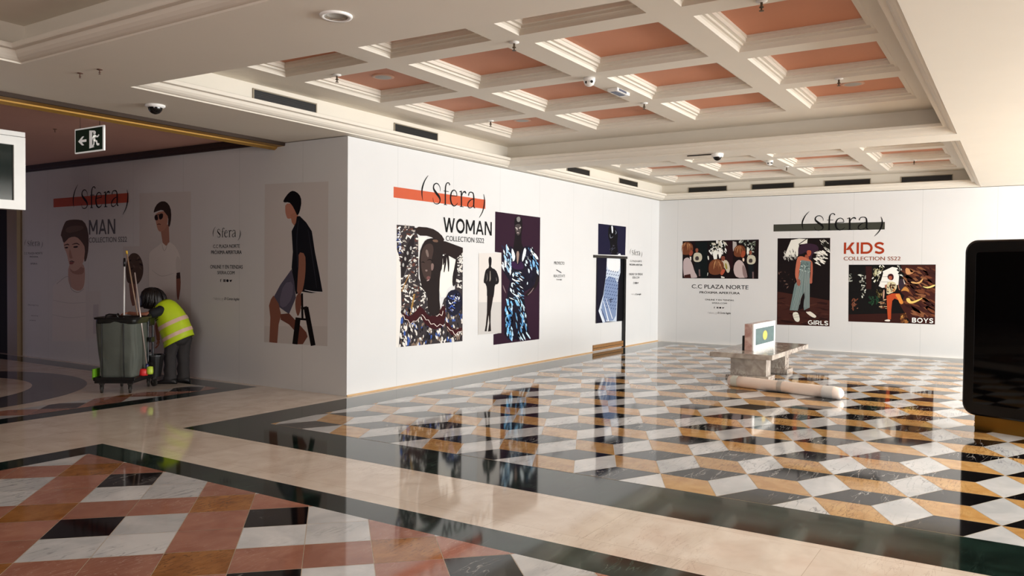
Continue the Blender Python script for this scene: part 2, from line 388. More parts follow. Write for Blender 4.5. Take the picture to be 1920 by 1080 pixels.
for y0, y1, lab in ((-.69, -1.56, 'dark air grille above the far hoarding, nearest the inner corner'), (-2.08, -2.96, 'dark air grille above the far hoarding, second from the inner corner'),
                    (-3.54, -4.41, 'dark air grille above the far hoarding, third from the inner corner'), (-4.94, -5.82, 'dark air grille above the far hoarding beside the white soffit')):
    grille((9.868, (y0+y1)/2, 3.375), (0, 1, 0), abs(y1-y0), .12, lab, 'air grilles in the ceiling recess')

# ------------------------------------------------------------------ ceiling devices
def place(root, loc, label, group=None):
    c = root.copy(); COL.objects.link(c); c.location = loc; c['label'] = label
    if group: c['group'] = group
    for ch in root.children:
        d_ = ch.copy(); COL.objects.link(d_); d_.parent = c
    return c
# downlight
def downlight(loc, r, label, name='downlight', depth=.05):
    t = empty(name, label, 'ceiling light', loc)
    mb = MB(); mb.lathe([(r*.68, 0), (r*.72, -.012), (r*.95, -.014), (r, -.006), (r, 0)], cap=False, seg=36); mb.build('ring', M_white2, t, smooth=True)
    mb = MB(); mb.lathe([(r*.70, -.012), (r*.62, -.004), (r*.45, -.001), (.001, -.0005)], cap=False, seg=36); mb.build('reflector', mat('satin_reflector', (205, 200, 190), .25, metal=.8), t, smooth=True)
    return t
downlight((bp(630, 32, z=HS-.01).x, bp(630, 32, z=HS-.01).y, HS), .105, 'round white recessed downlight in the near beam soffit')
def speaker(loc, label):
    t = empty('ceiling_speaker', label, 'speaker', loc, 0, 'round units in salmon ceiling panels')
    mb = MB(); mb.lathe([(.12, 0), (.12, -.008), (.10, -.014), (.088, -.012)], cap=False, seg=36); mb.build('rim', mat('salmon_rim', (214, 170, 146), .5), t, smooth=True)
    mb = MB(); mb.lathe([(.09, -.011), (.06, -.016), (.001, -.018)], cap=False, seg=36); mb.build('grille_cloth', mat('grey_speaker_mesh', (176, 174, 170), .6), t, smooth=True)
speaker((-.655, -1.145, 3.615), 'round grey unit in the salmon coffer panel nearest the passage corner')
speaker((2.165, -1.145, 3.615), 'round unit in the far salmon coffer panel above the front hoarding')
speaker((2.165, -5.35, 3.615), 'round unit in the salmon coffer panel beside the white soffit')
# sprinklers
sp0 = empty('sprinkler', 'sprinkler head between coffers, in the middle of the near ceiling', 'sprinkler', (-1.36, -3.25, 3.5), 0, 'sprinkler heads')
mb = MB(); mb.lathe([(.001, 0), (.04, 0), (.042, -.008), (.012, -.014), (.001, -.014)], cap=False); mb.build('escutcheon', M_white2, sp0, smooth=True)
mb = MB(); mb.lathe([(.009, -.01), (.009, -.04), (.016, -.045), (.016, -.052), (.006, -.055), (.006, -.07), (.018, -.072), (.018, -.075), (.001, -.076)], cap=False, seg=12); mb.build('nozzle', mat('aged_brass', (96, 82, 66), .4, metal=.6), sp0)
sp1 = place(sp0, (0, 0, 0), 'x'); 
for ch in sp1.children:
    ch.data = ch.data.copy(); ch.data.materials[0] = mat('brown_metal', (92, 62, 48), .5)
bpy.context.view_layer.update()
def place1(loc, lab):
    return place(sp1, loc, lab)
for (qx, qy, zz, lab) in ((632, 140, 3.5, 'sprinkler head between coffers nearest the passage corner'), (920, 226, 3.5, 'sprinkler head between coffers near the inner corner of the first recess'),
                  (1208, 193, 3.5, 'sprinkler head on the coffer rib beyond the emergency light'), (1428, 1, 3.5, 'sprinkler head at the top edge of the picture, right of centre'),
                  (1573, 147, 3.5, 'sprinkler head beside the round unit near the white soffit'), (150, 137, HS, 'left of two brown sprinkler heads under the left beam'),
                  (187, 130, HS, 'right of two brown sprinkler heads under the left beam'), (103, 242, HS+.1, 'sprinkler head on the rose-brown ceiling left of the exit sign'),
                  (1475, 312, 3.5, 'sprinkler head on a rib of the far recess, right of the dome camera'), (1714, 300, 3.5, 'sprinkler head by the last salmon coffer of the far recess')):
    p = bp(qx, qy, z=zz); c_ = place(sp1 if qx < 200 else sp0, (p.x, p.y, zz), lab); c_.scale = (.55,)*3 if qx < 200 else (1, 1, 1)
for ch in list(sp1.children): bpy.data.objects.remove(ch)
bpy.data.objects.remove(sp1)
# dome cameras
def dome(loc, r, label, plate=False):
    t = empty('dome_camera', label, 'camera', loc, 0, 'dome security cameras')
    mb = MB(); mb.lathe([(.001, 0), (r, 0), (r*1.02, -r*.15), (r*.98, -r*.55), (r*.8, -r*.62)] if plate else [(.001, 0), (r, 0), (r, -r*.16), (r*.75, -r*.3)], cap=False, seg=32); mb.build('housing', M_white2, t, smooth=True)
    q = r*.72; z0 = -r*.5 if plate else -r*.25
    mb = MB(); mb.lathe([(q*math.cos(a_), z0-q*math.sin(a_)) for a_ in [i*math.pi/2/8 for i in range(9)]][:-1]+[(.001, z0-q)], cap=False, seg=28); mb.build('dome', mat('smoked_dome', (10, 10, 12), .06), t, smooth=True)
    return t
p = bp(291, 197, z=HS); dome((p.x, p.y, HS), .095, 'black dome camera with white ring by the passage edge of the ceiling')
p = bp(1345, 288, z=HS); t = dome((p.x, p.y, HS), .08, 'white dome camera with trailing cable under the cross beam', True)
mb = MB(); mb.tube([(-.02, .05, -.01), (-.05, .16, -.012), (-.03, .3, -.01), (-.02, .42, -.006)], .008, 8); mb.build('cable', M_dark, t)
for (qx, qy, lab) in ((1105, 146, 'small white twin-lens camera on a coffer rib of the first recess'), (1443, 301, 'small white camera at the near edge of the far recess')):
    p = bp(qx, qy, z=3.5); zz = 3.5
    t = empty('ceiling_camera', lab, 'camera', (p.x, p.y, zz))
    mb = MB(); mb.lathe([(.001, 0), (.06, 0), (.06, -.03), (.045, -.07), (.02, -.085), (.001, -.086)], cap=False); mb.build('housing', M_white2, t, smooth=True)
    for s in (-1, 1):
        mb = MB(); mb.lathe([(.014, 0), (.014, -.01), (.001, -.011)], o=(-.045, s*.03-.02, -.05), axis=(1, .6, .5), seg=12, cap=False); mb.build('lens', M_black, t)
p = bp(1160, 170, z=3.5); t = empty('emergency_light', 'small rectangular emergency light on a coffer rib', 'emergency light', (p.x, p.y, 3.5))
mb = MB(); mb.box((-.16, -.06, -.035), (.16, .06, 0)); mb.build('case', M_white2, t, bevel=.006)
mb = MB(); mb.box((-.12, -.066, -.030), (.06, -.0602, -.008)); mb.box((-.13, -.035, -.038), (.10, .035, -.0352)); mb.build('lamp_cover', mat('blue_grey_lens', (86, 90, 108), .2), t)
mb = MB(); mb.lathe([(.001, 0), (.03, 0), (.03, -.01), (.001, -.012)], o=(1.75, -3.25, 3.5), cap=False); 

# ------------------------------------------------------------------ prints on the hoardings
mp, N, Lk, b = nt('printed_vinyl')
at = N.new('ShaderNodeVertexColor'); at.layer_name = 'Paint'; Lk.new(at.outputs['Color'], b.inputs['Base Color']); b.inputs['Roughness'].default_value = .75; b.inputs['Specular IOR Level'].default_value = .12
M_print = mp
WALLS = {'A': dict(x=0.0), 'B': dict(y=0.0), 'C': dict(x=L_)}
NRM = {'A': V((-1, 0, 0)), 'B': V((0, -1, 0)), 'C': V((-1, 0, 0))}
RGT = {'A': V((0, -1, 0)), 'B': V((1, 0, 0)), 'C': V((0, -1, 0))}
def smooth_pts(P, it=2):
    for _ in range(it):
        Q = []
        for i in range(len(P)):
            a_, b_ = P[i], P[(i+1) % len(P)]
            Q += [(a_[0]*.75+b_[0]*.25, a_[1]*.75+b_[1]*.25), (a_[0]*.25+b_[0]*.75, a_[1]*.25+b_[1]*.75)]
        P = Q
    return P
def area2(P): return sum(P[i][0]*P[(i+1) % len(P)][1]-P[(i+1) % len(P)][0]*P[i][1] for i in range(len(P)))
def convex(P):
    n = len(P); sg = [((P[(i+1) % n][0]-P[i][0])*(P[(i+2) % n][1]-P[(i+1) % n][1])-(P[(i+1) % n][1]-P[i][1])*(P[(i+2) % n][0]-P[(i+1) % n][0])) for i in range(n)]
    return all(v > 0 for v in sg) or all(v < 0 for v in sg)
def hull_rect(P):
    xs = [q[0] for q in P]; ys = [q[1] for q in P]
    return [(min(xs), min(ys)), (max(xs), min(ys)), (max(xs), max(ys)), (min(xs), max(ys))]
def clip_conv(P, B):
    sg = 1 if area2(B) > 0 else -1
    for i in range(len(B)):
        a_, b_ = B[i], B[(i+1) % len(B)]; out = []
        d = lambda p_: sg*((b_[0]-a_[0])*(p_[1]-a_[1])-(b_[1]-a_[1])*(p_[0]-a_[0]))
        for j in range(len(P)):
            p_, q_ = P[j], P[(j+1) % len(P)]; dp, dq = d(p_), d(q_)
            if dp >= 0: out.append(p_)
            if (dp > 0 > dq) or (dp < 0 < dq):
                t_ = dp/(dp-dq); out.append((p_[0]+(q_[0]-p_[0])*t_, p_[1]+(q_[1]-p_[1])*t_))
        P = out
        if len(P) < 3: return []
    return P
class Print:
    """flat printed vinyl on wall w; shapes are given in the sheet's own drawing grid (origin ox,oy and scale s)"""
    def __init__(s, w, ox, oy, sc): s.w = w; s.ox = ox; s.oy = oy; s.s = sc; s.mb = MB(); s.k = 2; s.bound = None
    def on(s, x, y, lift=0):
        return bp(s.ox+x/s.s, s.oy+y/s.s, **WALLS[s.w]) + NRM[s.w]*lift
    def poly(s, col, P, smooth=0):
        if smooth: P = smooth_pts(P, smooth)
        if s.bound is None: s.bound = P if convex(P) else (hull_rect(P))
        else:
            P = clip_conv(P, s.bound)
            if len(P) < 3: return
        s.k += 1
        pts = [s.on(x, y, .0006+.00006*s.k) for x, y in P]
        n = sum(((pts[i]-pts[0]).cross(pts[(i+1) % len(pts)]-pts[0]) for i in range(1, len(pts)-1)), V((0, 0, 0)))
        if n.dot(NRM[s.w]) < 0: pts.reverse()
        s.mb.face(pts, 0, col)
    def line(s, col, P, wd, nsub=4):
        P = cr(P, nsub) if len(P) > 2 else P
        A, B = [], []
        for i in range(len(P)):
            x0, y0 = P[max(0, i-1)][:2]; x1, y1 = P[min(len(P)-1, i+1)][:2]
            l = math.hypot(x1-x0, y1-y0) or 1; nx, ny = -(y1-y0)/l, (x1-x0)/l
            hw = (P[i][2] if len(P[i]) > 2 else wd)/2
            A.append((P[i][0]+nx*hw, P[i][1]+ny*hw)); B.append((P[i][0]-nx*hw, P[i][1]-ny*hw))
        s.k += 1
        for i in range(len(P)-1):
            pts = [s.on(*q, .0006+.00006*s.k) for q in (A[i], A[i+1], B[i+1], B[i])]
            n = (pts[1]-pts[0]).cross(pts[3]-pts[0])
            if n.length < 1e-12: continue
            if n.dot(NRM[s.w]) < 0: pts.reverse()
            s.mb.face(pts, 0, col)
    def scatter(s, area_, cols, n, size, seed=1, ang=None, asp=1.6):
        rn = random.Random(seed); xs = [q[0] for q in area_]; ys = [q[1] for q in area_]
        i = 0; tries = 0
        s.k += 1; base = s.k
        while i < n and tries < n*20:
            tries += 1
            x = rn.uniform(min(xs), max(xs)); y = rn.uniform(min(ys), max(ys))
            if not inpoly(x, y, area_): continue
            i += 1; s.k = base + i % 4
            r = size*rn.uniform(.5, 1.3); th = rn.uniform(0, 6.28) if ang is None else ang+rn.uniform(-.3, .3)
            m_ = rn.choice((4, 5, 6, 7)); P = []
            for j in range(m_):
                ph = 2*math.pi*j/m_; rr = r*rn.uniform(.6, 1.2); ex = rr*asp*math.cos(ph); ey = rr*math.sin(ph)/asp
                P.append((x+ex*math.cos(th)-ey*math.sin(th), y+ex*math.sin(th)+ey*math.cos(th)))
            s.k -= 1; s.poly(rn.choice(cols), P)
        s.k = base+4
    def build(s, name, parent=None): return s.mb.build(name, M_print, parent)
def inpoly(x, y, P):
    c = False; j = len(P)-1
    for i in range(len(P)):
        if (P[i][1] > y) != (P[j][1] > y) and x < (P[j][0]-P[i][0])*(y-P[i][1])/(P[j][1]-P[i][1])+P[i][0]: c = not c
        j = i
    return c
def cr(P, n):
    out = []; m_ = len(P[0])
    for i in range(len(P)-1):
        p0, p1, p2, p3 = P[max(0, i-1)], P[i], P[i+1], P[min(len(P)-1, i+2)]
        for k_ in range(n):
            t = k_/n
            out.append(tuple(.5*(2*p1[c]+(p2[c]-p0[c])*t+(2*p0[c]-5*p1[c]+4*p2[c]-p3[c])*t*t+(3*p1[c]-p0[c]-3*p2[c]+p3[c])*t**3) for c in range(m_)))
    out.append(tuple(P[-1])); return out

# text set in the built-in sans face, fitted to a box on a wall
def text(body, w, tl, br, col, parent, name='text_line', bold=0.0, lift=.0022, shear=0, plane=None):
    cu = bpy.data.curves.new(name, 'FONT'); cu.body = body; cu.size = 1; cu.offset = 0; cu.resolution_u = 4; cu.shear = shear
    tmp = bpy.data.objects.new('tmp', cu); COL.objects.link(tmp)
    dg = bpy.context.evaluated_depsgraph_get(); dg.update()
    me = bpy.data.meshes.new_from_object(tmp.evaluated_get(dg)); bpy.data.objects.remove(tmp)
    xs = [v.co.x for v in me.vertices]; ys = [v.co.y for v in me.vertices]
    if plane: A, B, rg, nr = plane
    else:
        A = bp(*tl, **WALLS[w]); B = bp(*br, **WALLS[w]); rg = RGT[w]; nr = NRM[w]
    W_ = (B-A).dot(rg); H_ = A.z-B.z; x0, x1, y0, y1 = min(xs), max(xs), min(ys), max(ys)
    for v in me.vertices:
        v.co = A + rg*((v.co.x-x0)/(x1-x0)*W_) + V((0, 0, -H_+(v.co.y-y0)/(y1-y0)*H_)) + nr*lift
    if bold:                                          # heavier weight: the outline repeated a hair to each side
        bm = bmesh.new(); bm.from_mesh(me); src = bm.faces[:]; dx = W_/(x1-x0)*min(bold, .035)*.6
        for k_, sg in enumerate((-1, 1)):
            g = bmesh.ops.duplicate(bm, geom=src); vs = [v for v in g['geom'] if isinstance(v, bmesh.types.BMVert)]
            bmesh.ops.translate(bm, verts=vs, vec=rg*dx*sg + nr*.00012*(k_+1))
        bm.to_mesh(me); bm.free()
    me.materials.clear(); me.materials.append(col)
    for p_ in me.polygons: p_.material_index = 0
    o = bpy.data.objects.new(name, me); COL.objects.link(o); o.parent = parent
    return o
M_ink = mat('black_vinyl_lettering', (14, 14, 16), .5)
M_inkgrey = mat('grey_vinyl_lettering', (96, 94, 96), .5)
M_inkor = mat('orange_vinyl_lettering', (160, 56, 28), .5)
M_inkbr = mat('brown_vinyl_lettering', (138, 76, 50), .5)
M_inkwh = mat('white_vinyl_lettering', (245, 245, 240), .5)
for m_ in (M_ink, M_inkgrey, M_inkor, M_inkbr): m_.node_tree.nodes['Principled BSDF'].inputs['Specular IOR Level'].default_value = .12
LOGO = [[(535,115,4),(485,165,12),(450,230,19),(445,285,14),(458,335,4)],
 [(719,234,4),(716,205,7),(690,178,9),(655,172,9),(622,190,14),(618,222,20),(655,255,26),(700,285,26),(718,315,18),(700,342,10),(660,351,8),(625,343,7),(610,318,5),(609,300,3)],
 [(868,168,16),(852,151,10),(822,155,10),(802,185,17),(798,240,20),(798,345,20)], [(770,228,6),(850,228,6)], [(775,348,6),(825,348,6)],
 [(885,262,7),(984,256,7)], [(984,257,8),(975,225,9),(940,207,9),(900,225,14),(880,275,22),(893,325,20),(930,349,12),(970,340,8),(997,318,4)],
 [(1055,203,12),(1057,240,20),(1058,345,20)], [(1025,216,7),(1055,207,10)], [(1062,250,8),(1085,215,10),(1118,208,16),(1132,222,14)], [(1030,348,6),(1092,348,6)],
 [(1175,238,14),(1190,210,10),(1225,202,9),(1258,215,14),(1268,260,20),(1268,330,18),(1292,346,5)], [(1265,262,7),(1215,275,9),(1172,305,15),(1167,335,12),(1195,350,9),(1235,340,7),(1265,315,4)],
 [(1440,203,4),(1456,250,14),(1450,310,18),(1420,375,12),(1366,430,4)]]
def logo(w, tl, br, parent, m=M_ink, wk=1.0, lift=.0025, name='logo_lettering'):
    A = bp(*tl, **WALLS[w]); B = bp(*br, **WALLS[w]); W_ = (B-A).dot(RGT[w]); H_ = A.z-B.z
    def pt(x, y): return A + RGT[w]*((x-440)/(1458-440)*W_) - V((0, 0, (y-115)/(430-115)*H_)) + NRM[w]*lift
    small = name == 'small_logo'; mb = MB()
    for gi, grp in enumerate(((0,), (1,), (2, 3, 4), (5, 6), (7, 8, 9, 10), (11, 12), (13,))):
        if not small: mb = MB()
        for si in grp:
            st = LOGO[si]; P = cr(st, 6) if len(st) > 2 else st
            E = []
            for i in range(len(P)):
                x0, y0 = P[max(0, i-1)][:2]; x1, y1 = P[min(len(P)-1, i+1)][:2]
                l = math.hypot(x1-x0, y1-y0) or 1; nx, ny = -(y1-y0)/l, (x1-x0)/l; hw = P[i][2]*wk/2
                E.append(((P[i][0]+nx*hw, P[i][1]+ny*hw), (P[i][0]-nx*hw, P[i][1]-ny*hw)))
            for (a0, b0), (a1, b1) in zip(E[:-1], E[1:]):
                q = [pt(*a0)+NRM[w]*.0002*si, pt(*a1)+NRM[w]*.0002*si, pt(*b1)+NRM[w]*.0002*si, pt(*b0)+NRM[w]*.0002*si]
                n = (q[1]-q[0]).cross(q[3]-q[0])
                if n.dot(NRM[w]) < 0: q.reverse()
                mb.face(q)
        if not small: mb.build('bracket' if gi in (0, 6) else 'letter', m, parent)
    if small: mb.build(name, m, parent)
T_ = .19
GW = dict(W=1.42, O=1.10, M=1.18, A=1.06, N=1.0, K=.92, I=T_, D=.98, S=.80, G=1.04, R=.88, L=.66, B=.86, Y=.98)
def arc(cx_, cy_, rx, ry, a0, a1, n=22): return [(cx_+rx*math.cos(math.radians(a0+(a1-a0)*i/n)), cy_+ry*math.sin(math.radians(a0+(a1-a0)*i/n))) for i in range(n+1)]
def rib(P, t_):
    out = []
    for i in range(len(P)-1):
        q = []
        for k_ in (i, i+1):
            x0, y0 = P[max(0, k_-1)]; x1, y1 = P[min(len(P)-1, k_+1)]; l = math.hypot(x1-x0, y1-y0) or 1
            q.append(((P[k_][0]-(y1-y0)/l*t_/2, P[k_][1]+(x1-x0)/l*t_/2), (P[k_][0]+(y1-y0)/l*t_/2, P[k_][1]-(x1-x0)/l*t_/2)))
        out.append([q[0][0], q[1][0], q[1][1], q[0][1]])
    return out
def bar(x0, y0, x1, y1, t_): return [[(x0, y0), (x0+t_, y0), (x1+t_, y1), (x1, y1)]]      # horizontally cut stroke
def hbar(x0, x1, y0, y1): return [[(x0, y0), (x1, y0), (x1, y1), (x0, y1)]]
def glyph(c):
    t_ = T_; w_ = GW[c]; h = t_/2
    if c == 'I': return bar(0, 0, 0, 1, t_)
    if c == 'L': return bar(0, 0, 0, 1, t_)+hbar(t_, w_, 0, t_*.9)
    if c == 'W': d = (w_-t_)/4; return bar(d, 0, 0, 1, t_)+bar(d, 0, 2*d, 1, t_)+bar(3*d, 0, 2*d, 1, t_)+bar(3*d, 0, 4*d, 1, t_)
    if c == 'M': return bar(0, 0, 0, 1, t_)+bar(w_-t_, 0, w_-t_, 1, t_)+bar((w_-t_*1.1)/2, .22, .0, 1, t_*1.15)+bar((w_-t_*1.1)/2, .22, w_-t_*1.15, 1, t_*1.15)
    if c == 'N': return bar(0, 0, 0, 1, t_)+bar(w_-t_, 0, w_-t_, 1, t_)+bar(w_-t_*1.25, 0, 0, 1, t_*1.25)
    if c == 'A': d = (w_-t_)/2; return bar(0, 0, d, 1, t_)+bar(2*d, 0, d, 1, t_)+hbar(.26, w_-.26, .22, .22+t_*.85)
    if c == 'Y': d = (w_-t_)/2; return bar(d, .42, 0, 1, t_*1.05)+bar(d, .42, 2*d, 1, t_)+bar(d, 0, d, .5, t_)
    if c == 'K': return bar(0, 0, 0, 1, t_)+bar(t_*.8, .34, w_-t_*1.4, 1, t_*1.3)+bar(w_-t_*1.3, 0, .36, .58, t_*1.25)
    if c == 'O': return rib(arc(w_/2, .5, w_/2-h, .5-h+.015, 0, 360, 44), t_)
    if c == 'D': return bar(0, 0, 0, 1, t_)+rib([(t_*.8, 1-h), (w_-.5, 1-h)]+arc(w_-.5, .5, .5-h, .5-h, 88, -88)+[(w_-.5, h), (t_*.8, h)], t_)
    if c == 'S': return rib([(w_-.08, .80)]+arc(w_/2, .735, w_/2-h, .265-h+.02, 50, 255, 16)+arc(w_/2, .275, w_/2-h, .275-h+.02, 75, -130, 16)+[(.06, .16)], t_)
    if c == 'G': return rib(arc(w_/2, .5, w_/2-h, .5-h+.015, 48, 322, 30), t_)+bar(w_-t_, .08, w_-t_, .5, t_)+hbar(w_-.45, w_, .40, .40+t_*.8)
    if c == 'B': return bar(0, 0, 0, 1, t_)+rib([(t_*.8, 1-h), (.5, 1-h)]+arc(.5, .755, .22, .245-h, 88, -88, 12)+[(.5, .51), (t_*.8, .51)], t_*.95)+rib([(t_*.8, .51), (.53, .51)]+arc(.53, .275, w_-.53-h, .275-h, 88, -88, 12)+[(.53, h), (t_*.8, h)], t_)
    if c == 'R': return bar(0, 0, 0, 1, t_)+rib([(t_*.8, 1-h), (.5, 1-h)]+arc(.5, .67, w_-.5-h, .33-h, 88, -88, 12)+[(.5, .36), (t_*.8, .36)], t_)+bar(w_-t_*1.15, 0, .42, .40, t_*1.15)
def heading(body, w, tl, br, m, parent, lift=.0024, org=None):
    A = bp(*tl, **WALLS[w]); B = bp(*br, **WALLS[w]); W_ = (B-A).dot(RGT[w]); H_ = A.z-B.z
    gap = .15; tot = sum(GW[c] for c in body)+gap*(len(body)-1); x = 0
    for c in body:
        mb = MB()
        for k_, P in enumerate(glyph(c)):
            q = [A + RGT[w]*((x+u_)/tot*W_) + V((0, 0, -H_+v_*H_)) + NRM[w]*(lift+.00008*(k_ % 3)) for u_, v_ in P]
            n = (q[1]-q[0]).cross(q[2]-q[0])
            if n.dot(NRM[w]) < 0: q.reverse()
            if org is not None: q = [p_-org for p_ in q]
            mb.face(q)
        mb.build('letter', m, parent); x += GW[c]+gap
def lettering(name, label, w, at_, cat='wall lettering'):
    return empty(name, label, cat, tuple(bp(*at_, **WALLS[w])))
def fix(t):                      # parts were laid out in world space: make them local to the thing's base
    for ch in t.children: ch.matrix_parent_inverse = Matrix.Translation(-t.location) if False else ch.matrix_parent_inverse
def settle(t):
    inv = Matrix.Translation(-V(t.location))
    for ch in t.children:
        ch.data.transform(inv)
        for g in ch.children: g.data.transform(inv)
def barquad(w, P, col, parent):
    pts = [bp(*q, **WALLS[w])+NRM[w]*.0012 for q in P]
    xs = [p_.dot(RGT[w]) for p_ in pts]; zs = [p_.z for p_ in pts]
    mb = MB(); o = pts[0]*0 + NRM[w]*(pts[0].dot(NRM[w]))
    z1 = (pts[0].z+pts[1].z)/2; z0 = (pts[2].z+pts[3].z)/2
    q = [o+RGT[w]*xs[0]+V((0,0,z0)), o+RGT[w]*xs[1]+V((0,0,z0)), o+RGT[w]*xs[1]+V((0,0,z1)), o+RGT[w]*xs[0]+V((0,0,z1))]
    mb.face(q); return mb.build('colour_bar', col, parent)
def icons(w, tl, br, parent):
    A = bp(*tl, **WALLS[w]); B = bp(*br, **WALLS[w]); W_ = (B-A).dot(RGT[w]); H_ = A.z-B.z
    f = lambda u, v, l=0: A+RGT[w]*(u*W_)-V((0,0,v*H_))+NRM[w]*(.0022+l)
    text('f', w, None, None, M_ink, parent, 'network_icon', .03, plane=(f(0, 0), f(.1, 1), RGT[w], NRM[w]))
    for u0, shape in ((.25, 'sq'), (.5, 'disc'), (.76, 'bird')):
        mb = MB()
        if shape == 'sq':
            mb.face([f(u0, .05), f(u0, .95), f(u0+.19, .95), f(u0+.19, .05)][::1])
            o = mb.build('network_icon', M_inkgrey, parent); continue
        n = 16 if shape == 'disc' else 3
        if n == 16: pts = [f(u0+.1+.1*math.cos(2*math.pi*i/16), .5-.48*math.sin(2*math.pi*i/16)) for i in range(16)]
        else: pts = [f(u0, .2), f(u0+.08, .95), f(u0+.14, .8), f(u0+.24, .1), f(u0+.12, .25)]
        mb.face(pts); mb.build('network_icon', M_ink, parent)

# ---- header logos
t = lettering('logo_sign', 'Sfera logo over an orange bar on the shaded left hoarding', 'A', (190, 375))
barquad('A', [(100.4, 372.2), (241, 362.2), (241, 380.2), (100.4, 388.3)], mat('shaded_orange_vinyl', (184, 72, 32), .7), t)  # same orange vinyl, with this wall's shade put into the colour
logo('A', (137, 347), (240.5, 402), t); settle(t)
t = lettering('logo_sign', 'Sfera logo over an orange bar above WOMAN on the front hoarding', 'B', (825, 370))
barquad('B', [(738, 348.2), (910, 376), (910, 393.3), (738, 368.5)], mat('orange_vinyl', (196, 78, 32), .6), t)
logo('B', (790.5, 327), (908, 409), t); settle(t)
t = lettering('logo_sign', 'Sfera logo over a dark green bar above KIDS on the far hoarding', 'C', (1555, 420))
barquad('C', [(1450.5, 421.6), (1659.2, 415.4), (1659.2, 429.6), (1450.5, 434.7)], mat('dark_olive_vinyl', (48, 50, 40), .5), t)
logo('C', (1504, 396.8), (1654, 442.7), t); settle(t)
# ---- headings
t = lettering('heading_sign', 'MAN COLLECTION SS22 heading on the shaded left hoarding', 'A', (195, 430))
heading('MAN', 'A', (167, 412.7), (216.4, 438.5), M_inkgrey, t)
text('COLLECTION SS22', 'A', (167, 445.5), (238.2, 453.5), M_inkgrey, t, 'subheading_text', .01); settle(t)
t = lettering('heading_sign', 'black WOMAN COLLECTION SS22 heading on the bright front hoarding', 'B', (875, 430))
heading('WOMAN', 'B', (831.1, 407.2), (921.8, 441.9), M_ink, t)
text('COLLECTION SS22', 'B', (836, 441.8), (907.4, 455.9), M_ink, t, 'subheading_text', .015); settle(t)
t = lettering('heading_sign', 'orange KIDS COLLECTION SS22 heading on the far hoarding', 'C', (1620, 470))
heading('KIDS', 'C', (1582.6, 454.8), (1658, 475.8), M_inkor, t)
text('COLLECTION SS22', 'C', (1582.2, 481.2), (1688.6, 488.3), M_inkbr, t, 'subheading_text', .02); settle(t)
# ---- address blocks
def block(w, label, at_, lg, lines, ic, foot, m=M_ink):
    t = lettering('notice_lettering', label, w, at_)
    if lg: logo(w, lg[0], lg[1], t, m, 1.2)
    for body, tl, br, bo in lines: text(body, w, tl, br, m, t, 'text_line', bo)
    if ic: icons(w, ic[0], ic[1], t)
    if foot:
        (x0, y0), (x1, y1) = foot; xm = x0+(x1-x0)*.42
        logo(w, (x0, y0), (x0+(x1-x0)*.32, y0+(y1-y0)*.95), t, M_inkgrey, 1.0, name='small_logo')
        text('y', w, (x0+(x1-x0)*.35, y0+(y1-y0)*.3), (x0+(x1-x0)*.38, y1), M_inkgrey, t, 'text_line')
        text('El Corte Inglés', w, (xm, y0+(y1-y0)*.1), (x1, y1), M_ink, t, 'script_lettering', .03, shear=.35)
    settle(t)
def zz(ox, oy, s): return lambda x, y: (ox+x/s, oy+y/s)
q = zz(380, 320, 3.0857)
block('A', 'Sfera proxima apertura notice beside the seated man on the left hoarding', (425, 500), (q(60, 325), q(220, 404)),
      [('C.C PLAZA NORTE', q(62, 428), q(215, 446), .02), ('PRÓXIMA APERTURA', q(50, 457), q(226, 482), .035), ('ONLINE Y EN TIENDAS', q(45, 545), q(232, 568), .02), ('SFERA.COM', q(86, 580), q(185, 600), .02)],
      (q(103, 627), q(172, 646)), (q(62, 730), q(213, 756)))
q = zz(20, 330, 3.4826)
block('A', 'faint Sfera notice at the far left end of the shaded hoarding', (62, 480), (q(92, 415), q(210, 470)),
      [('C.C PLAZA NORTE', q(88, 498), q(208, 511), .0), ('PRÓXIMA', q(125, 520), q(180, 533), .0), ('SFERA', q(130, 567), q(175, 578), 0), ('PROYECTO', q(115, 838), q(182, 850), 0), ('ESTATE', q(135, 908), q(180, 918), 0), ('NORTE', q(125, 938), q(165, 948), 0)],
      None, None, M_inkgrey)
q = zz(1020, 400, 3.858)
block('B', 'tiny proyecto credit lines in the middle of the front hoarding', (1048, 505), None,
      [('PROYECTO', q(73, 348), q(147, 372), .02), ('REALESTATE', q(69, 443), q(151, 462), .0), ('El Corte Inglés', q(90, 474), q(128, 486), .04)], None, None)
mb = MB(); A_ = bp(*q(88, 408), y=0); B_ = bp(*q(125, 430), y=0); dz = V((0, 0, .01)); o_ = V((0, -.002, 0)); mb.face([A_-dz+o_, B_-dz+o_, B_+dz+o_, A_+dz+o_])
tag(mb.build('printed_slash', M_inkgrey), 'thin slanted stroke between the credit lines on the front hoarding', 'wall lettering')
block('B', 'narrow Sfera notice right of the site door on the front hoarding', (1192, 510), (q(622, 255), q(708, 320)),
      [('C.C PLAZA NORTE', q(622, 338), q(706, 354), .01), ('PRÓXIMA APERTURA', q(618, 361), q(711, 380), .035), ('ONLINE Y EN TIENDAS', q(615, 432), q(713, 448), .01), ('SFERA.COM', q(638, 457), q(688, 472), .01)],
      (q(645, 496), q(683, 512)), (q(630, 578), q(702, 594)))
q = zz(1270, 510, 12)
block('C', 'C.C PLAZA NORTE opening notice under the children picture on the far hoarding', (1350, 545), None,
      [('C.C PLAZA NORTE', q(328, 278), q(1600, 392), .01), ('PRÓXIMA APERTURA', q(503, 420), q(1405, 503), .03), ('ONLINE Y EN TIENDAS', q(625, 603), q(1272, 655), .01), ('SFERA.COM', q(780, 680), q(1115, 722), .01)],
      (q(825, 780), q(1060, 828)), (q(685, 888), q(1205, 962)))

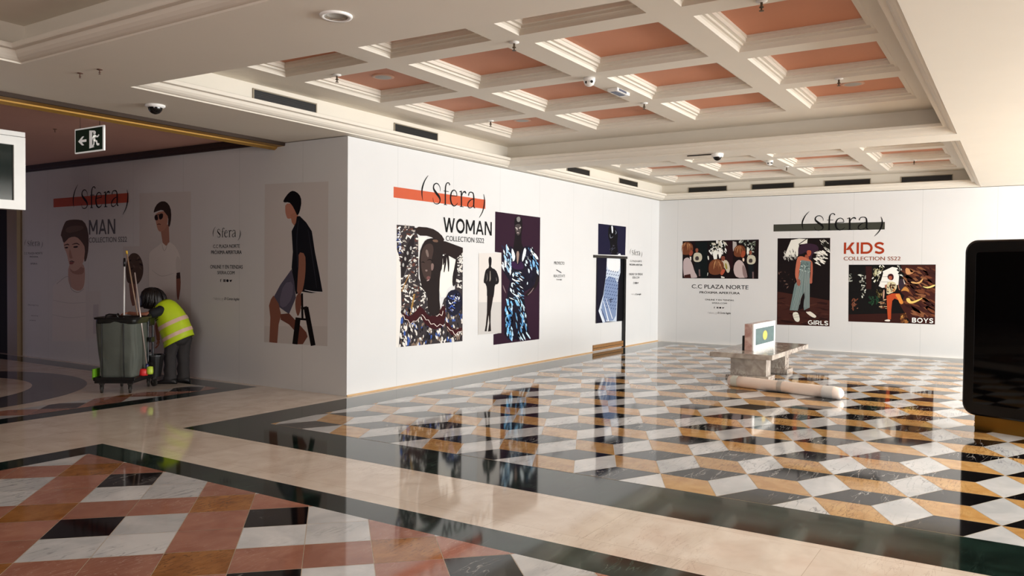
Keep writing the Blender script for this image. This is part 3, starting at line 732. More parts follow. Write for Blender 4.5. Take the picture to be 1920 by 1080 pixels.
# ---- pictures
def poster(name, label, pr):
    o = pr.build(name); c = sum((v.co for v in o.data.vertices), V())/len(o.data.vertices)
    o.data.transform(Matrix.Translation(-c)); o.location = c
    return tag(o, label, 'poster')
SK = (150, 104, 84)
# man's portrait (left hoarding)
P = Print('A', 20, 330, 3.4826); P.bound = [(250, 270), (520, 270), (520, 1080), (250, 1080)]
P.poly((222, 218, 216), [(300, 690), (375, 650), (490, 650), (490, 1080), (272, 1080), (275, 720)])
P.poly((196, 160, 148), [(378, 560), (484, 560), (486, 690), (470, 742), (440, 752), (400, 735), (374, 690)], 2)
P.poly((168, 130, 118), [(385, 600), (480, 590), (478, 640), (430, 645), (395, 630)], 1)
P.poly((204, 168, 154), [(345, 420), (375, 395), (475, 395), (488, 470), (480, 560), (440, 618), (395, 622), (378, 560), (366, 500), (348, 470)], 2)
P.poly((92, 74, 66), [(335, 400), (325, 385), (350, 310), (368, 288), (430, 283), (480, 292), (508, 360), (510, 470), (495, 555), (478, 560), (488, 470), (465, 430), (430, 395), (385, 400), (362, 425), (345, 440)], 1)
P.poly((112, 92, 82), [(360, 330), (470, 320), (480, 350), (360, 380)], 2)
P.line((70, 48, 44), [(350, 452, 4), (372, 446, 7), (382, 452, 4)], 5); P.line((70, 48, 44), [(402, 448, 4), (430, 440, 7), (450, 450, 4)], 5)
P.poly((40, 30, 30), [(352, 465), (376, 462), (374, 472), (356, 473)], 1); P.poly((40, 30, 30), [(408, 460), (440, 456), (438, 468), (412, 470)], 1)
P.poly((178, 138, 124), [(388, 470), (400, 520), (408, 538), (384, 540), (380, 500)], 1); P.line((60, 38, 36), [(384, 560, 3), (400, 556, 6), (418, 562, 3)], 4)
P.poly((150, 90, 84), [(382, 562), (416, 560), (408, 576), (388, 578)], 1)
P.line((170, 166, 166), [(300, 705, 3), (375, 655, 3), (395, 735, 4), (440, 760, 4), (480, 735, 3)], 3)
P.line((190, 188, 188), [(275, 810, 2), (380, 830, 3), (490, 826, 2)], 3); P.line((190, 188, 188), [(272, 905, 2), (380, 925, 3), (490, 915, 2)], 3)
poster('portrait_print', 'large faded portrait of a dark-haired young man below the left logo', P)
P = Print('A', 20, 330, 3.4826)
P.k = 34; P.poly((214, 211, 210), [(492, 755), (585, 748), (582, 1060), (492, 1060)])
P.poly((196, 192, 196), [(540, 840), (575, 838), (574, 1030), (540, 1030)])
poster('panel_print', 'pale vertical picture panel right of the portrait, partly behind the cart', P)
# man with sunglasses
P = Print('A', 220, 340, 3.6)
P.poly((208, 203, 199), [(150, 80), (498, 68), (497, 1120), (150, 1000)])
P.poly((226, 220, 214), [(285, 430), (310, 405), (350, 405), (400, 445), (428, 520), (430, 610), (396, 615), (392, 1060), (215, 1030), (215, 640), (212, 500), (225, 470)], 1)
P.poly((212, 206, 200), [(396, 500), (428, 520), (430, 612), (394, 618)], 1)
P.poly((170, 124, 106), [(288, 300), (348, 290), (352, 410), (330, 436), (306, 415)])
P.poly((184, 134, 114), [(250, 215), (330, 195), (345, 250), (330, 320), (290, 345), (272, 325), (262, 280)], 2)
P.poly((58, 42, 36), [(242, 215), (258, 165), (290, 135), (330, 135), (360, 175), (366, 240), (354, 310), (342, 300), (345, 240), (325, 215), (305, 190), (262, 205)], 1)
P.poly((36, 22, 22), [(250, 232), (270, 222), (278, 262), (254, 265)], 1); P.poly((36, 22, 22), [(278, 222), (310, 214), (308, 250), (284, 262)], 1); P.line((36, 22, 22), [(268, 228), (282, 224)], 5)
P.line((90, 50, 44), [(268, 292, 3), (282, 288, 6), (294, 292, 3)], 4)
P.poly((130, 84, 70), [(398, 618), (424, 614), (430, 700), (416, 800), (404, 800), (398, 700)], 1); P.poly((60, 44, 40), [(400, 618), (424, 614), (426, 655), (400, 658)])
P.line((190, 184, 178), [(300, 415, 2), (318, 470, 4), (345, 412, 2)], 4); P.line((196, 190, 184), [(235, 600, 2), (300, 640, 4), (380, 620, 2)], 4)
poster('standing_man_print', 'man in white polo shirt and sunglasses printed behind the cleaner', P)
# head from behind / curly hair
P = Print('A', 220, 340, 3.6)
P.k = 48; P.poly((208, 203, 200), [(40, 440), (213, 436), (212, 1000), (40, 1000)])
P.poly((128, 92, 80), [(75, 650), (120, 640), (130, 760), (124, 840), (95, 840)], 1)
P.poly((86, 68, 58), [(58, 560), (80, 500), (110, 480), (150, 495), (178, 560), (176, 640), (140, 700), (110, 690), (70, 690), (60, 640)], 2)
P.scatter([(70, 520), (150, 500), (175, 600), (140, 680), (80, 670)], [(96, 78, 68), (52, 40, 38), (110, 90, 76)], 26, 9, 3)
poster('profile_head_print', 'print of a brown-haired head turned away, behind the mop handles', P)
# seated man
P = Print('A', 380, 320, 3.0857)
P.poly((206, 200, 196), [(360, 78), (728, 62), (722, 1016), (356, 992)])
P.poly((198, 192, 188), [(356, 900), (722, 900), (722, 1016), (356, 992)])
P.poly((186, 128, 108), [(478, 190), (520, 190), (545, 250), (520, 275), (492, 280), (484, 262), (478, 240)], 1)
P.poly((176, 122, 100), [(508, 255), (545, 235), (560, 285), (530, 318), (516, 300)])
P.poly((16, 14, 18), [(466, 185), (470, 165), (500, 125), (525, 114), (560, 135), (574, 175), (562, 240), (548, 262), (536, 235), (518, 200), (500, 182)], 1)
P.poly((22, 23, 30), [(545, 265), (562, 262), (600, 300), (632, 350), (650, 470), (676, 600), (694, 700), (630, 708), (575, 700), (540, 715), (525, 640), (515, 560), (522, 470), (516, 370), (515, 350), (540, 300)])
P.line((48, 48, 58), [(555, 290, 3), (545, 400, 5), (550, 560, 3)], 4); P.line((48, 48, 58), [(610, 340, 2), (635, 500, 5), (660, 680, 2)], 4)
P.poly((150, 102, 84), [(555, 470), (594, 480), (597, 560), (590, 640), (575, 710), (545, 720), (550, 620), (556, 540)], 1)
P.poly((126, 80, 66), [(545, 715), (572, 705), (570, 800), (552, 850), (538, 810), (535, 760)], 1)
P.poly((84, 80, 96), [(515, 570), (530, 640), (540, 735), (500, 830), (430, 780), (412, 730), (450, 660)])
P.poly((106, 100, 118), [(470, 650), (525, 640), (520, 740), (470, 800), (440, 770)], 1)
P.poly((136, 88, 72), [(410, 722), (440, 770), (455, 835), (440, 890), (432, 998), (386, 992), (392, 850), (384, 780), (395, 745)])
P.poly((112, 68, 56), [(450, 830), (500, 825), (560, 890), (600, 935), (608, 960), (580, 1004), (524, 1004), (545, 940), (500, 890), (452, 862)])
P.line((20, 16, 18), [(553, 850), (534, 1004)], 30); P.line((20, 16, 18), [(598, 790), (640, 1012)], 28); P.line((20, 16, 18), [(575, 710), (578, 860)], 12); P.line((20, 16, 18), [(560, 858), (615, 862)], 12); P.line((24, 20, 22), [(570, 800), (605, 790)], 14)
P.line((226, 224, 226), [(590, 690, 3), (640, 700, 5), (692, 702, 2)], 4)
poster('seated_man_print', 'man in bucket hat and navy shirt on a black stool, tall grey print', P)
# woman with patterned dress
P = Print('B', 735, 415, 4.408); P.bound = [(30, 20), (585, 20), (583, 990), (32, 1043)]
P.poly((226, 222, 216), [(38, 28), (72, 31), (75, 1040), (32, 1042)])
outer = [(38, 28), (320, 48), (585, 215), (582, 990), (55, 1040), (75, 700), (70, 330), (40, 230)]
P.poly((58, 52, 54), [(38, 28), (185, 40), (215, 130), (220, 480), (240, 700), (300, 760), (400, 740), (430, 640), (520, 560), (525, 320), (585, 240), (582, 990), (55, 1040), (78, 760), (70, 330), (40, 230)])
left_sl = [(42, 30), (185, 42), (215, 130), (218, 480), (245, 650), (150, 780), (85, 760), (72, 330), (45, 230)]
P.scatter(left_sl, [(226, 222, 214), (40, 36, 38), (236, 232, 226), (170, 160, 150), (96, 60, 50)], 240, 11, 11)
P.poly((40, 34, 36), [(75, 330), (120, 200), (185, 90), (180, 220), (85, 470), (75, 440)], 1)
for c_ in ((155, 222), (129, 262), (109, 310), (92, 360)): P.poly((170, 168, 165), [(c_[0]-11, c_[1]), (c_[0], c_[1]-22), (c_[0]+11, c_[1]), (c_[0], c_[1]+22)], 2)
P.line((120, 116, 118), [(80, 500), (170, 290)], 5); P.line((150, 110, 60), [(78, 580), (140, 440)], 8); P.line((160, 124, 70), [(150, 770), (185, 600)], 14)
P.scatter([(40, 60), (72, 60), (72, 280), (48, 240)], [(40, 60, 120), (230, 230, 235)], 24, 9, 13)
dress = [(75, 740), (230, 690), (300, 760), (400, 740), (450, 640), (580, 600), (582, 990), (58, 1038)]
P.scatter(dress, [(228, 224, 218), (30, 26, 30), (36, 32, 36), (60, 90, 160), (220, 214, 206), (130, 110, 96)], 330, 14, 17, ang=1.5)
P.scatter([(530, 260), (583, 250), (582, 560), (540, 560)], [(232, 228, 222), (40, 36, 38), (210, 204, 196)], 70, 11, 19)
P.poly((30, 30, 46), [(440, 640), (470, 575), (530, 560), (580, 610), (578, 720), (520, 790), (455, 760)], 1); P.scatter([(455, 620), (530, 590), (560, 650), (500, 750), (460, 740)], [(60, 90, 180), (220, 222, 230), (90, 96, 140), (14, 12, 20)], 46, 9, 23)
P.poly((60, 22, 26), [(72, 740), (150, 860), (230, 790), (270, 700), (250, 640), (215, 720), (150, 790), (90, 760)], 1)
P.poly((56, 20, 24), [(250, 700), (300, 790), (370, 770), (430, 680), (445, 740), (430, 870), (340, 900), (270, 850), (235, 780)], 1)
P.poly((60, 22, 26), [(440, 860), (500, 960), (580, 900), (580, 870), (510, 905), (450, 820)], 1)
for pts in ([(245, 770), (265, 790), (280, 815), (300, 815), (320, 850), (345, 845), (370, 870), (395, 850), (420, 865), (435, 850)], [(270, 715), (290, 740), (305, 740), (325, 765), (345, 765), (370, 785), (390, 765), (410, 780), (420, 740)], [(70, 770), (95, 780), (105, 810), (130, 815), (150, 850), (175, 825), (200, 825), (230, 790)], [(455, 870), (480, 900), (500, 905), (520, 940), (545, 915), (578, 910)]):
    P.line((222, 208, 200), pts, 5, 2)
P.poly((232, 228, 220), [(215, 130), (290, 130), (240, 190), (222, 240)], 0)
P.poly((232, 228, 220), [(395, 420), (415, 285), (440, 270), (525, 320), (498, 460), (500, 520), (455, 560), (440, 620), (400, 630), (388, 560)], 0)
P.poly((58, 52, 54), [(218, 470), (262, 560), (292, 600), (300, 765), (235, 705)]); P.scatter([(218, 480), (290, 600), (296, 750), (238, 700)], [(226, 222, 214), (40, 36, 38), (200, 194, 186)], 30, 11, 27)
P.poly((44, 34, 32), [(185, 42), (320, 52), (400, 100), (440, 165), (380, 170), (310, 120), (205, 118)], 1)
P.poly((40, 30, 29), [(380, 160), (440, 165), (584, 218), (584, 255), (525, 315), (440, 270), (385, 280)], 0)
P.poly((38, 30, 29), [(222, 270), (260, 170), (300, 140), (380, 140), (420, 200), (415, 380), (395, 430), (388, 620), (400, 745), (360, 790), (300, 765), (292, 690), (290, 600), (262, 575), (228, 490)], 1)
P.poly((66, 52, 48), [(235, 270), (270, 190), (330, 180), (345, 240), (320, 330), (325, 420), (310, 500), (270, 480), (240, 400)], 2)
P.poly((120, 104, 98), [(272, 240), (292, 230), (305, 290), (290, 300)], 1); P.poly((128, 106, 100), [(320, 345), (345, 350), (340, 400), (322, 410)], 1); P.poly((110, 84, 70), [(330, 152), (375, 150), (380, 175), (340, 170)], 1)
P.line((14, 10, 12), [(288, 322, 3), (312, 315, 8), (336, 330, 3)], 6); P.line((14, 10, 12), [(240, 340, 3), (255, 335, 7), (268, 345, 3)], 5)
P.poly((130, 112, 108), [(272, 398), (292, 400), (290, 415), (274, 414)], 1); P.poly((112, 76, 74), [(282, 460), (300, 450), (320, 462), (300, 490), (286, 480)], 1); P.line((200, 180, 175), [(285, 492, 2), (296, 488, 6), (306, 482, 2)], 4)
for s0 in ((440, 272, 428, 420), (455, 270, 465, 415), (425, 285, 420, 360)): P.line((34, 26, 26), [(s0[0], s0[1], 20), ((s0[0]+s0[2])/2+4, (s0[1]+s0[3])/2, 16), (s0[2], s0[3], 7)], 14)
P.poly((36, 30, 32), [(528, 300), (540, 330), (535, 450), (515, 545), (495, 520), (500, 440), (515, 380)], 1)
poster('patterned_dress_print', 'dark-skinned woman with arms over head in floral dress under the orange bar', P)
# large purple picture
P = Print('B', 885, 390, 4.074)
P.poly((46, 24, 40), [(177, 27), (521, 72), (513, 1002), (163, 1046), (163, 965), (224, 952), (224, 342), (174, 336)])
P.poly((24, 18, 22), [(315, 300), (330, 200), (322, 130), (325, 80), (350, 60), (380, 75), (386, 140), (375, 210), (380, 290), (420, 320), (380, 450), (310, 420)], 1)
P.poly((128, 124, 122), [(338, 75), (355, 64), (370, 72), (368, 105), (345, 108)], 2)
P.poly((70, 62, 62), [(325, 125), (375, 120), (372, 190), (352, 215), (335, 190)], 2)
P.line((190, 180, 176), [(330, 150, 3), (342, 155, 9), (345, 170, 3)], 6); P.line((190, 180, 176), [(358, 158, 3), (368, 150, 9), (374, 145, 3)], 6); P.line((176, 160, 156), [(342, 192, 3), (350, 188, 7), (358, 193, 3)], 5)
body = [(235, 310), (300, 292), (330, 330), (345, 430), (375, 330), (405, 290), (470, 310), (515, 470), (512, 560), (470, 600), (400, 640), (400, 700), (440, 990), (280, 1010), (245, 960), (262, 700), (290, 560), (235, 480)]
P.poly((22, 20, 34), body)
P.scatter(body, [(16, 14, 24), (28, 24, 44), (210, 226, 236)], 60, 12, 31, ang=1.4)
P.scatter([(235, 310), (300, 292), (325, 360), (300, 480), (235, 470)], [(228, 236, 240), (160, 196, 222), (40, 36, 60)], 34, 16, 33, ang=1.3, asp=2)
P.scatter([(405, 290), (470, 310), (512, 470), (470, 480), (420, 400)], [(228, 236, 240), (120, 176, 220), (30, 28, 50)], 34, 15, 35, ang=1.2, asp=2)
P.poly((48, 26, 58), [(300, 400), (340, 420), (348, 440), (375, 400), (395, 440), (390, 470), (330, 470), (298, 450)], 1)
P.poly((150, 128, 118), [(336, 330), (362, 330), (352, 420), (344, 430)], 1)
P.poly((232, 240, 242), [(305, 300), (330, 360), (325, 400), (312, 410), (300, 340)], 1); P.poly((232, 240, 242), [(400, 295), (418, 330), (385, 420), (380, 380)], 1)
P.scatter([(320, 480), (390, 480), (390, 700), (300, 700)], [(232, 238, 240), (18, 16, 26), (18, 16, 26), (120, 170, 210)], 60, 9, 37, ang=.6, asp=2.2)
P.scatter([(255, 700), (300, 720), (310, 1000), (250, 960)], [(110, 180, 226), (70, 130, 190), (16, 16, 30), (180, 214, 236)], 50, 17, 39, ang=1.5, asp=1.8)
P.scatter([(340, 700), (400, 720), (440, 990), (330, 1000)], [(140, 196, 226), (16, 16, 30), (16, 16, 30), (200, 224, 236), (90, 150, 200)], 60, 13, 41, ang=1.2, asp=2.4)
P.line((30, 22, 24), [(505, 520, 20), (480, 600, 24), (410, 670, 20)], 20); P.line((130, 108, 110), [(470, 610, 3), (450, 640, 7), (425, 665, 3)], 6); P.line((120, 100, 104), [(235, 590, 3), (245, 620, 9), (258, 650, 3)], 6)
poster('blue_dress_print', 'tall dark purple picture of a woman in blue and white patterned dress', P)
P = Print('B', 885, 390, 4.074)
P.k = 60; P.poly((214, 208, 202), [(50, 345), (222, 344), (222, 955), (45, 968)]); P.poly((196, 192, 188), [(50, 720), (222, 718), (222, 955), (45, 968)])
P.poly((26, 22, 24), [(123, 400), (128, 375), (138, 371), (148, 382), (148, 420), (142, 455), (180, 470), (200, 520), (206, 560), (196, 582), (172, 585), (168, 650), (160, 692), (112, 690), (112, 610), (100, 575), (85, 572), (95, 500), (105, 468), (130, 455)], 1)
P.poly((30, 22, 22), [(116, 672), (162, 672), (142, 790), (140, 870), (144, 940), (120, 944), (130, 880), (124, 800)], 0); P.poly((30, 22, 22), [(114, 672), (147, 672), (125, 820), (116, 890), (110, 942), (95, 942), (104, 890), (112, 800)], 0)
P.line((150, 140, 130), [(137, 480, 3), (137, 540, 9), (133, 560, 3)], 6); P.line((96, 90, 90), [(112, 500, 3), (115, 540, 7), (108, 560, 3)], 5); P.line((110, 100, 98), [(182, 530, 2), (186, 550, 6), (182, 560, 2)], 4)
poster('small_figure_print', 'narrow pale picture of a woman in black jacket and shorts, legs crossed', P)
# picture on the site door
P = Print('B', 1100, 410, 4.154)
P.k = 5
P.poly((24, 22, 48), [(90, 38), (306, 63), (300, 285), (88, 278)])
P.poly((10, 9, 14), [(170, 60), (195, 48), (230, 80), (245, 120), (235, 200), (250, 280), (180, 280), (185, 190), (165, 140)], 1)
P.poly((215, 220, 225), [(190, 55), (204, 55), (206, 105), (198, 118), (194, 90)], 1); P.line((120, 124, 136), [(222, 90, 2), (230, 110, 6), (222, 122, 2)], 4); P.line((120, 124, 136), [(180, 120, 2), (186, 150, 5), (205, 140, 2)], 4)
P.scatter([(175, 200), (240, 200), (245, 280), (175, 280)], [(60, 60, 72), (16, 14, 22)], 16, 6, 51)
P.poly((226, 230, 235), [(245, 275), (262, 270), (266, 288), (240, 288)], 1)
poster('door_head_print', 'top part of the dark blue picture, just above the black rail of the site door', P)
P = Print('B', 1100, 410, 4.154); P.k = 5
P.poly((20, 18, 36), [(82, 292), (298, 300), (290, 795), (75, 815)])
P.poly((190, 200, 214), [(158, 295), (262, 300), (262, 420), (245, 480), (232, 800), (165, 800), (125, 812), (92, 720), (130, 590), (152, 430)], 0)
P.poly((222, 224, 226), [(160, 296), (260, 301), (262, 380), (240, 420), (170, 400), (155, 360)], 1)
P.poly((120, 138, 172), [(150, 440), (245, 470), (236, 640), (225, 790), (150, 800), (110, 720), (135, 580)], 1)
for i in range(12):
    for j in range(6):
        x = 150+j*17+(i % 2)*8-i*2; y = 405+i*26+j*3
        P.k = 12; P.poly((58, 72, 112), [(x, y), (x+7, y-9), (x+11, y-7), (x+4, y+4)])
P.line((232, 236, 240), [(95, 710, 5), (130, 800, 9)], 8); P.line((232, 236, 240), [(130, 640, 3), (170, 800, 8)], 7); P.line((44, 54, 96), [(112, 700, 4), (150, 805, 8)], 6); P.line((236, 238, 240), [(150, 620, 2), (200, 780, 5)], 5)
P.line((18, 20, 40), [(170, 632, 5), (205, 628, 5)], 5); P.line((18, 20, 40), [(188, 620, 4), (186, 655, 6)], 5)
P.poly((10, 9, 14), [(262, 300), (292, 300), (286, 795), (245, 798), (248, 600), (262, 430)])
poster('door_dress_print', 'pale blue patterned dress picture covering the leaf of the site door', P)
# children picture
P = Print('C', 1275, 445, 12.387)
P.poly((24, 14, 16), [(62, 90), (1832, 50), (1818, 965), (55, 950)])
P.poly((14, 22, 22), [(350, 110), (640, 100), (640, 940), (500, 945)]); P.poly((40, 18, 22), [(1060, 90), (1230, 90), (1230, 700), (1080, 800)])
P.scatter([(690, 110), (1040, 90), (1090, 390), (760, 400), (700, 330)], [(232, 230, 220), (210, 206, 190), (14, 16, 14), (240, 240, 236), (20, 26, 20)], 80, 42, 61)
P.poly((238, 238, 230), [(760, 330), (860, 300), (865, 430), (850, 550), (800, 550), (765, 420)], 1); P.poly((240, 240, 235), [(890, 340), (990, 340), (960, 430), (925, 510), (900, 440)], 1)
P.poly((225, 225, 215), [(635, 430), (665, 430), (680, 520), (650, 530)], 1); P.poly((215, 215, 205), [(640, 820), (655, 820), (645, 890), (632, 890)])
P.poly((180, 172, 168), [(1225, 90), (1310, 110), (1320, 180), (1235, 330), (1225, 250)]); P.scatter([(1340, 80), (1740, 80), (1720, 380), (1540, 400), (1540, 200)], [(150, 156, 146), (20, 30, 24), (14, 16, 16), (90, 100, 84), (210, 214, 205)], 70, 26, 63)
P.poly((235, 235, 225), [(1555, 230), (1600, 225), (1600, 390), (1552, 395)], 1)
# three boys in front, three behind
def back_boy(x, y):
    P.poly((196, 190, 170), [(x-75, y), (x-30, y-30), (x+60, y-30), (x+115, y+20), (x+120, y+130), (x+60, y+190), (x-60, y+185), (x-90, y+120)], 1)
    P.poly((70, 60, 60), [(x-40, y+60), (x+40, y+50), (x+50, y+150), (x-45, y+150)], 2); P.poly((140, 80, 62), [(x-35, y-130), (x+30, y-130), (x+30, y-50), (x-10, y-20), (x-35, y-60)], 2)
    P.poly((22, 26, 30), [(x-60, y+190), (x+70, y+190), (x+80, y+500), (x-40, y+500)]); P.line((110, 90, 90), [(x+55, y+360), (x+60, y+520)], 34)
back_boy(395, 385); back_boy(1640, 440)
P.poly((200, 190, 170), [(950, 540), (1020, 520), (1110, 540), (1165, 700), (1150, 810), (1100, 830), (1050, 720), (960, 640)], 1); P.poly((130, 70, 56), [(955, 440), (1040, 430), (1050, 510), (1010, 560), (960, 530)], 2); P.poly((150, 140, 60), [(1040, 600), (1080, 600), (1110, 740), (1060, 740)], 1)
def front_boy(hx, hy, r):
    rn = random.Random(int(hx))
    P.poly((112, 64, 42), [(hx-r, hy+r*.1), (hx-r*.9, hy-r*.5), (hx-r*.45, hy-r*.95), (hx+r*.2, hy-r*1.02), (hx+r*.8, hy-r*.7), (hx+r*.98, hy-r*.05), (hx+r*.8, hy+r*.6), (hx+r*.3, hy+r*.95), (hx-r*.4, hy+r), (hx-r*.95, hy+r*.75)], 1)
    for k_ in range(26):
        u_ = rn.uniform(-.9, .85); x0 = hx+u_*r*.35; y0 = hy-r*rn.uniform(.7, .95); ln = rn.uniform(.5, 1.4)
        P.line(rn.choice([(178, 126, 84), (142, 88, 56), (92, 48, 32), (204, 156, 110)]), [(x0, y0, 2), (hx+u_*r*.8, y0+r*.4*ln, 9), (hx+u_*r+rn.uniform(-8, 8), y0+r*ln, 2)], 9)
front_boy(165, 260, 150); P.poly((150, 74, 56), [(250, 280), (310, 330), (290, 400), (250, 440), (200, 400)], 1)
P.poly((190, 172, 172), [(80, 520), (150, 465), (220, 480), (290, 620), (340, 800), (400, 900), (395, 945), (100, 940), (85, 850), (72, 700)], 1); P.poly((60, 28, 24), [(100, 880), (240, 850), (260, 945), (100, 948)]); P.poly((236, 226, 214), [(225, 450), (262, 450), (262, 540), (240, 520)])
front_boy(850, 690, 185); P.poly((176, 84, 60), [(980, 740), (1050, 740), (1040, 810), (980, 890), (930, 850)], 1); P.poly((226, 220, 212), [(955, 900), (1040, 925), (1035, 945), (960, 945)])
front_boy(1390, 320, 140); P.poly((156, 76, 50), [(1440, 300), (1525, 320), (1515, 420), (1460, 480), (1410, 450)], 1)
P.poly((192, 174, 172), [(1260, 620), (1350, 520), (1430, 540), (1500, 640), (1560, 850), (1570, 940), (1320, 945), (1240, 800)], 1); P.poly((140, 118, 116), [(1440, 640), (1500, 660), (1560, 850), (1570, 945), (1470, 930)], 1); P.poly((236, 210, 190), [(1450, 480), (1500, 485), (1495, 560), (1460, 560)], 1)
poster('children_print', 'wide dark picture of blond boys under trees, above the Plaza Norte lines', P)
# girls
P = Print('C', 1450, 440, 6.0)
P.poly((22, 14, 15), [(48, 42), (640, 36), (632, 1032), (40, 1012)]); P.poly((62, 32, 26), [(42, 640), (634, 740), (632, 1032), (40, 1012)])
P.scatter([(45, 700), (630, 780), (630, 1020), (45, 1000)], [(74, 40, 32), (52, 26, 22), (40, 20, 18)], 60, 26, 71, ang=0, asp=2.4)
P.poly((226, 224, 214), [(200, 60), (290, 45), (385, 50), (380, 100), (290, 110), (276, 240), (230, 250), (120, 250), (150, 180)], 0)
P.scatter([(110, 190), (270, 180), (275, 280), (115, 280)], [(18, 18, 16), (226, 224, 214)], 60, 10, 73, ang=1.2, asp=3)
P.scatter([(510, 60), (600, 60), (635, 210), (560, 140)], [(228, 226, 216), (30, 30, 24)], 40, 13, 75, ang=.8, asp=2.5); P.scatter([(470, 200), (590, 190), (590, 320), (480, 330)], [(230, 228, 218), (236, 232, 222), (26, 26, 20)], 60, 16, 77, ang=.4, asp=2)
P.line((24, 18, 18), [(380, 44), (285, 110)], 9)
P.scatter([(60, 400), (240, 400), (240, 600), (60, 600)], [(60, 40, 36), (110, 84, 74), (30, 24, 24)], 20, 9, 79)
P.poly((52, 32, 48), [(278, 190), (285, 130), (350, 98), (430, 100), (500, 120), (515, 180), (440, 210), (425, 290), (395, 270), (370, 190), (330, 215), (285, 225)], 1)
P.poly((170, 84, 60), [(375, 175), (425, 175), (428, 215), (405, 250), (380, 230)], 1); P.poly((150, 78, 58), [(360, 215), (400, 245), (400, 290), (350, 280)], 1)
P.poly((186, 106, 80), [(262, 260), (310, 238), (370, 260), (440, 300), (410, 310), (320, 300), (285, 330)], 1)
P.poly((184, 106, 82), [(270, 250), (320, 270), (295, 380), (285, 470), (310, 540), (300, 575), (270, 570), (262, 510), (245, 470), (248, 380)], 1)
P.poly((170, 96, 76), [(420, 300), (440, 300), (445, 400), (438, 500), (438, 550), (405, 550), (398, 510), (418, 480)], 1)
P.poly((112, 130, 128), [(315, 285), (420, 300), (415, 360), (410, 470), (410, 600), (408, 820), (345, 850), (340, 760), (345, 640), (300, 740), (275, 855), (185, 850), (210, 720), (240, 560), (290, 500), (295, 380)], 0)
for i in range(14):
    x = 196+i*16; P.line((60, 76, 78), [(300+i*7.5, 400), (x+8 if i < 6 else 270+i*10, 845 if i < 6 else 820)], 3.2, 1)
    P.line((176, 190, 186), [(305+i*7.5, 400), (x+15 if i < 6 else 275+i*10, 845 if i < 6 else 820)], 3, 1)
P.scatter([(305, 300), (415, 315), (405, 420), (300, 400)], [(60, 76, 78), (190, 204, 198), (96, 116, 114)], 70, 7, 83)
P.poly((22, 14, 15), [(348, 640), (352, 700), (335, 830), (280, 850), (305, 760)], 0)
P.poly((150, 90, 74), [(262, 500), (300, 500), (308, 560), (288, 582), (264, 560)], 1)
P.poly((222, 220, 205), [(212, 880), (265, 865), (290, 900), (300, 970), (270, 985), (235, 960)], 1); P.poly((222, 214, 200), [(358, 860), (410, 858), (470, 900), (488, 925), (460, 938), (400, 905)], 1); P.line((150, 140, 128), [(225, 905), (285, 895)], 4); P.line((150, 140, 128), [(230, 930), (292, 922)], 4)
P.poly((60, 32, 30), [(365, 840), (405, 838), (408, 865), (370, 868)])
g = poster('girl_print', 'picture of a girl in striped trousers and dark hat, marked GIRLS', P)
def childtext(o, body, w, tl, br, m, bold): heading(body, w, tl, br, m, o, lift=.0135, org=V(o.location))
q = zz(1450, 440, 6.0); childtext(g, 'GIRLS', 'C', q(392, 962), q(618, 1020), M_inkwh, .03)
# boys
P = Print('C', 1585, 490, 8.64)
P.poly((18, 16, 16), [(55, 55), (1465, 52), (1452, 1022), (48, 974)]); P.poly((52, 24, 20), [(50, 860), (1000, 840), (980, 1005), (48, 974)])
P.scatter([(235, 150), (330, 160), (320, 620), (270, 620)], [(220, 222, 210), (150, 150, 140), (20, 20, 18)], 30, 20, 91); P.scatter([(440, 70), (620, 70), (600, 300), (450, 330)], [(200, 198, 160), (22, 24, 20), (130, 124, 96), (226, 226, 214)], 60, 24, 93)
P.poly((232, 230, 224), [(610, 160), (760, 90), (860, 110), (870, 240), (860, 380), (600, 430), (540, 400), (590, 280)], 0); P.scatter([(850, 60), (950, 80), (960, 240), (860, 240)], [(220, 220, 210), (20, 18, 20), (20, 18, 20)], 40, 16, 95)
P.line((110, 108, 104), [(600, 250), (700, 245)], 5); P.line((110, 108, 104), [(580, 335), (690, 335)], 5)
P.poly((50, 22, 20), [(330, 80), (430, 80), (420, 450), (340, 450)]); P.line((24, 18, 18), [(600, 180, 30), (560, 290, 40), (480, 440, 30)], 30)
P.scatter([(100, 620), (210, 600), (200, 780), (110, 770)], [(120, 70, 50), (150, 110, 90), (40, 20, 18)], 26, 18, 97); P.scatter([(380, 570), (540, 570), (520, 690), (380, 690)], [(30, 60, 40), (20, 40, 30), (50, 84, 60)], 30, 20, 99); P.scatter([(60, 200), (130, 200), (130, 320), (60, 320)], [(170, 172, 160), (24, 24, 20)], 24, 12, 101)
P.scatter([(500, 460), (600, 460), (600, 580), (520, 580)], [(150, 130, 80), (90, 80, 50), (30, 26, 20)], 24, 16, 103)
P.poly((60, 28, 24), [(900, 60), (1462, 60), (1452, 1018), (1060, 1000), (1000, 900), (880, 700), (960, 560), (880, 480), (960, 380), (1000, 300), (930, 160)], 0)
P.scatter([(950, 100), (1450, 100), (1450, 880), (1080, 880), (960, 500)], [(110, 62, 40), (44, 20, 18), (86, 46, 32), (52, 26, 24), (130, 84, 56)], 110, 52, 105, ang=.5, asp=1.9)
P.poly((196, 140, 96), [(970, 100), (1040, 120), (1060, 190), (1140, 150), (1060, 215), (980, 215)], 1); P.poly((206, 158, 100), [(1070, 320), (1180, 350), (1270, 260), (1240, 340), (1170, 370), (1060, 350)], 1)
P.poly((226, 210, 130), [(1240, 400), (1330, 420), (1455, 370), (1455, 400), (1350, 440), (1290, 430)], 1); P.poly((226, 196, 110), [(980, 600), (1040, 590), (1060, 650), (1120, 640), (1280, 580), (1160, 660), (1060, 690), (1000, 660)], 1); P.poly((186, 130, 66), [(890, 490), (960, 400), (1020, 440), (1040, 500), (960, 470)], 1)
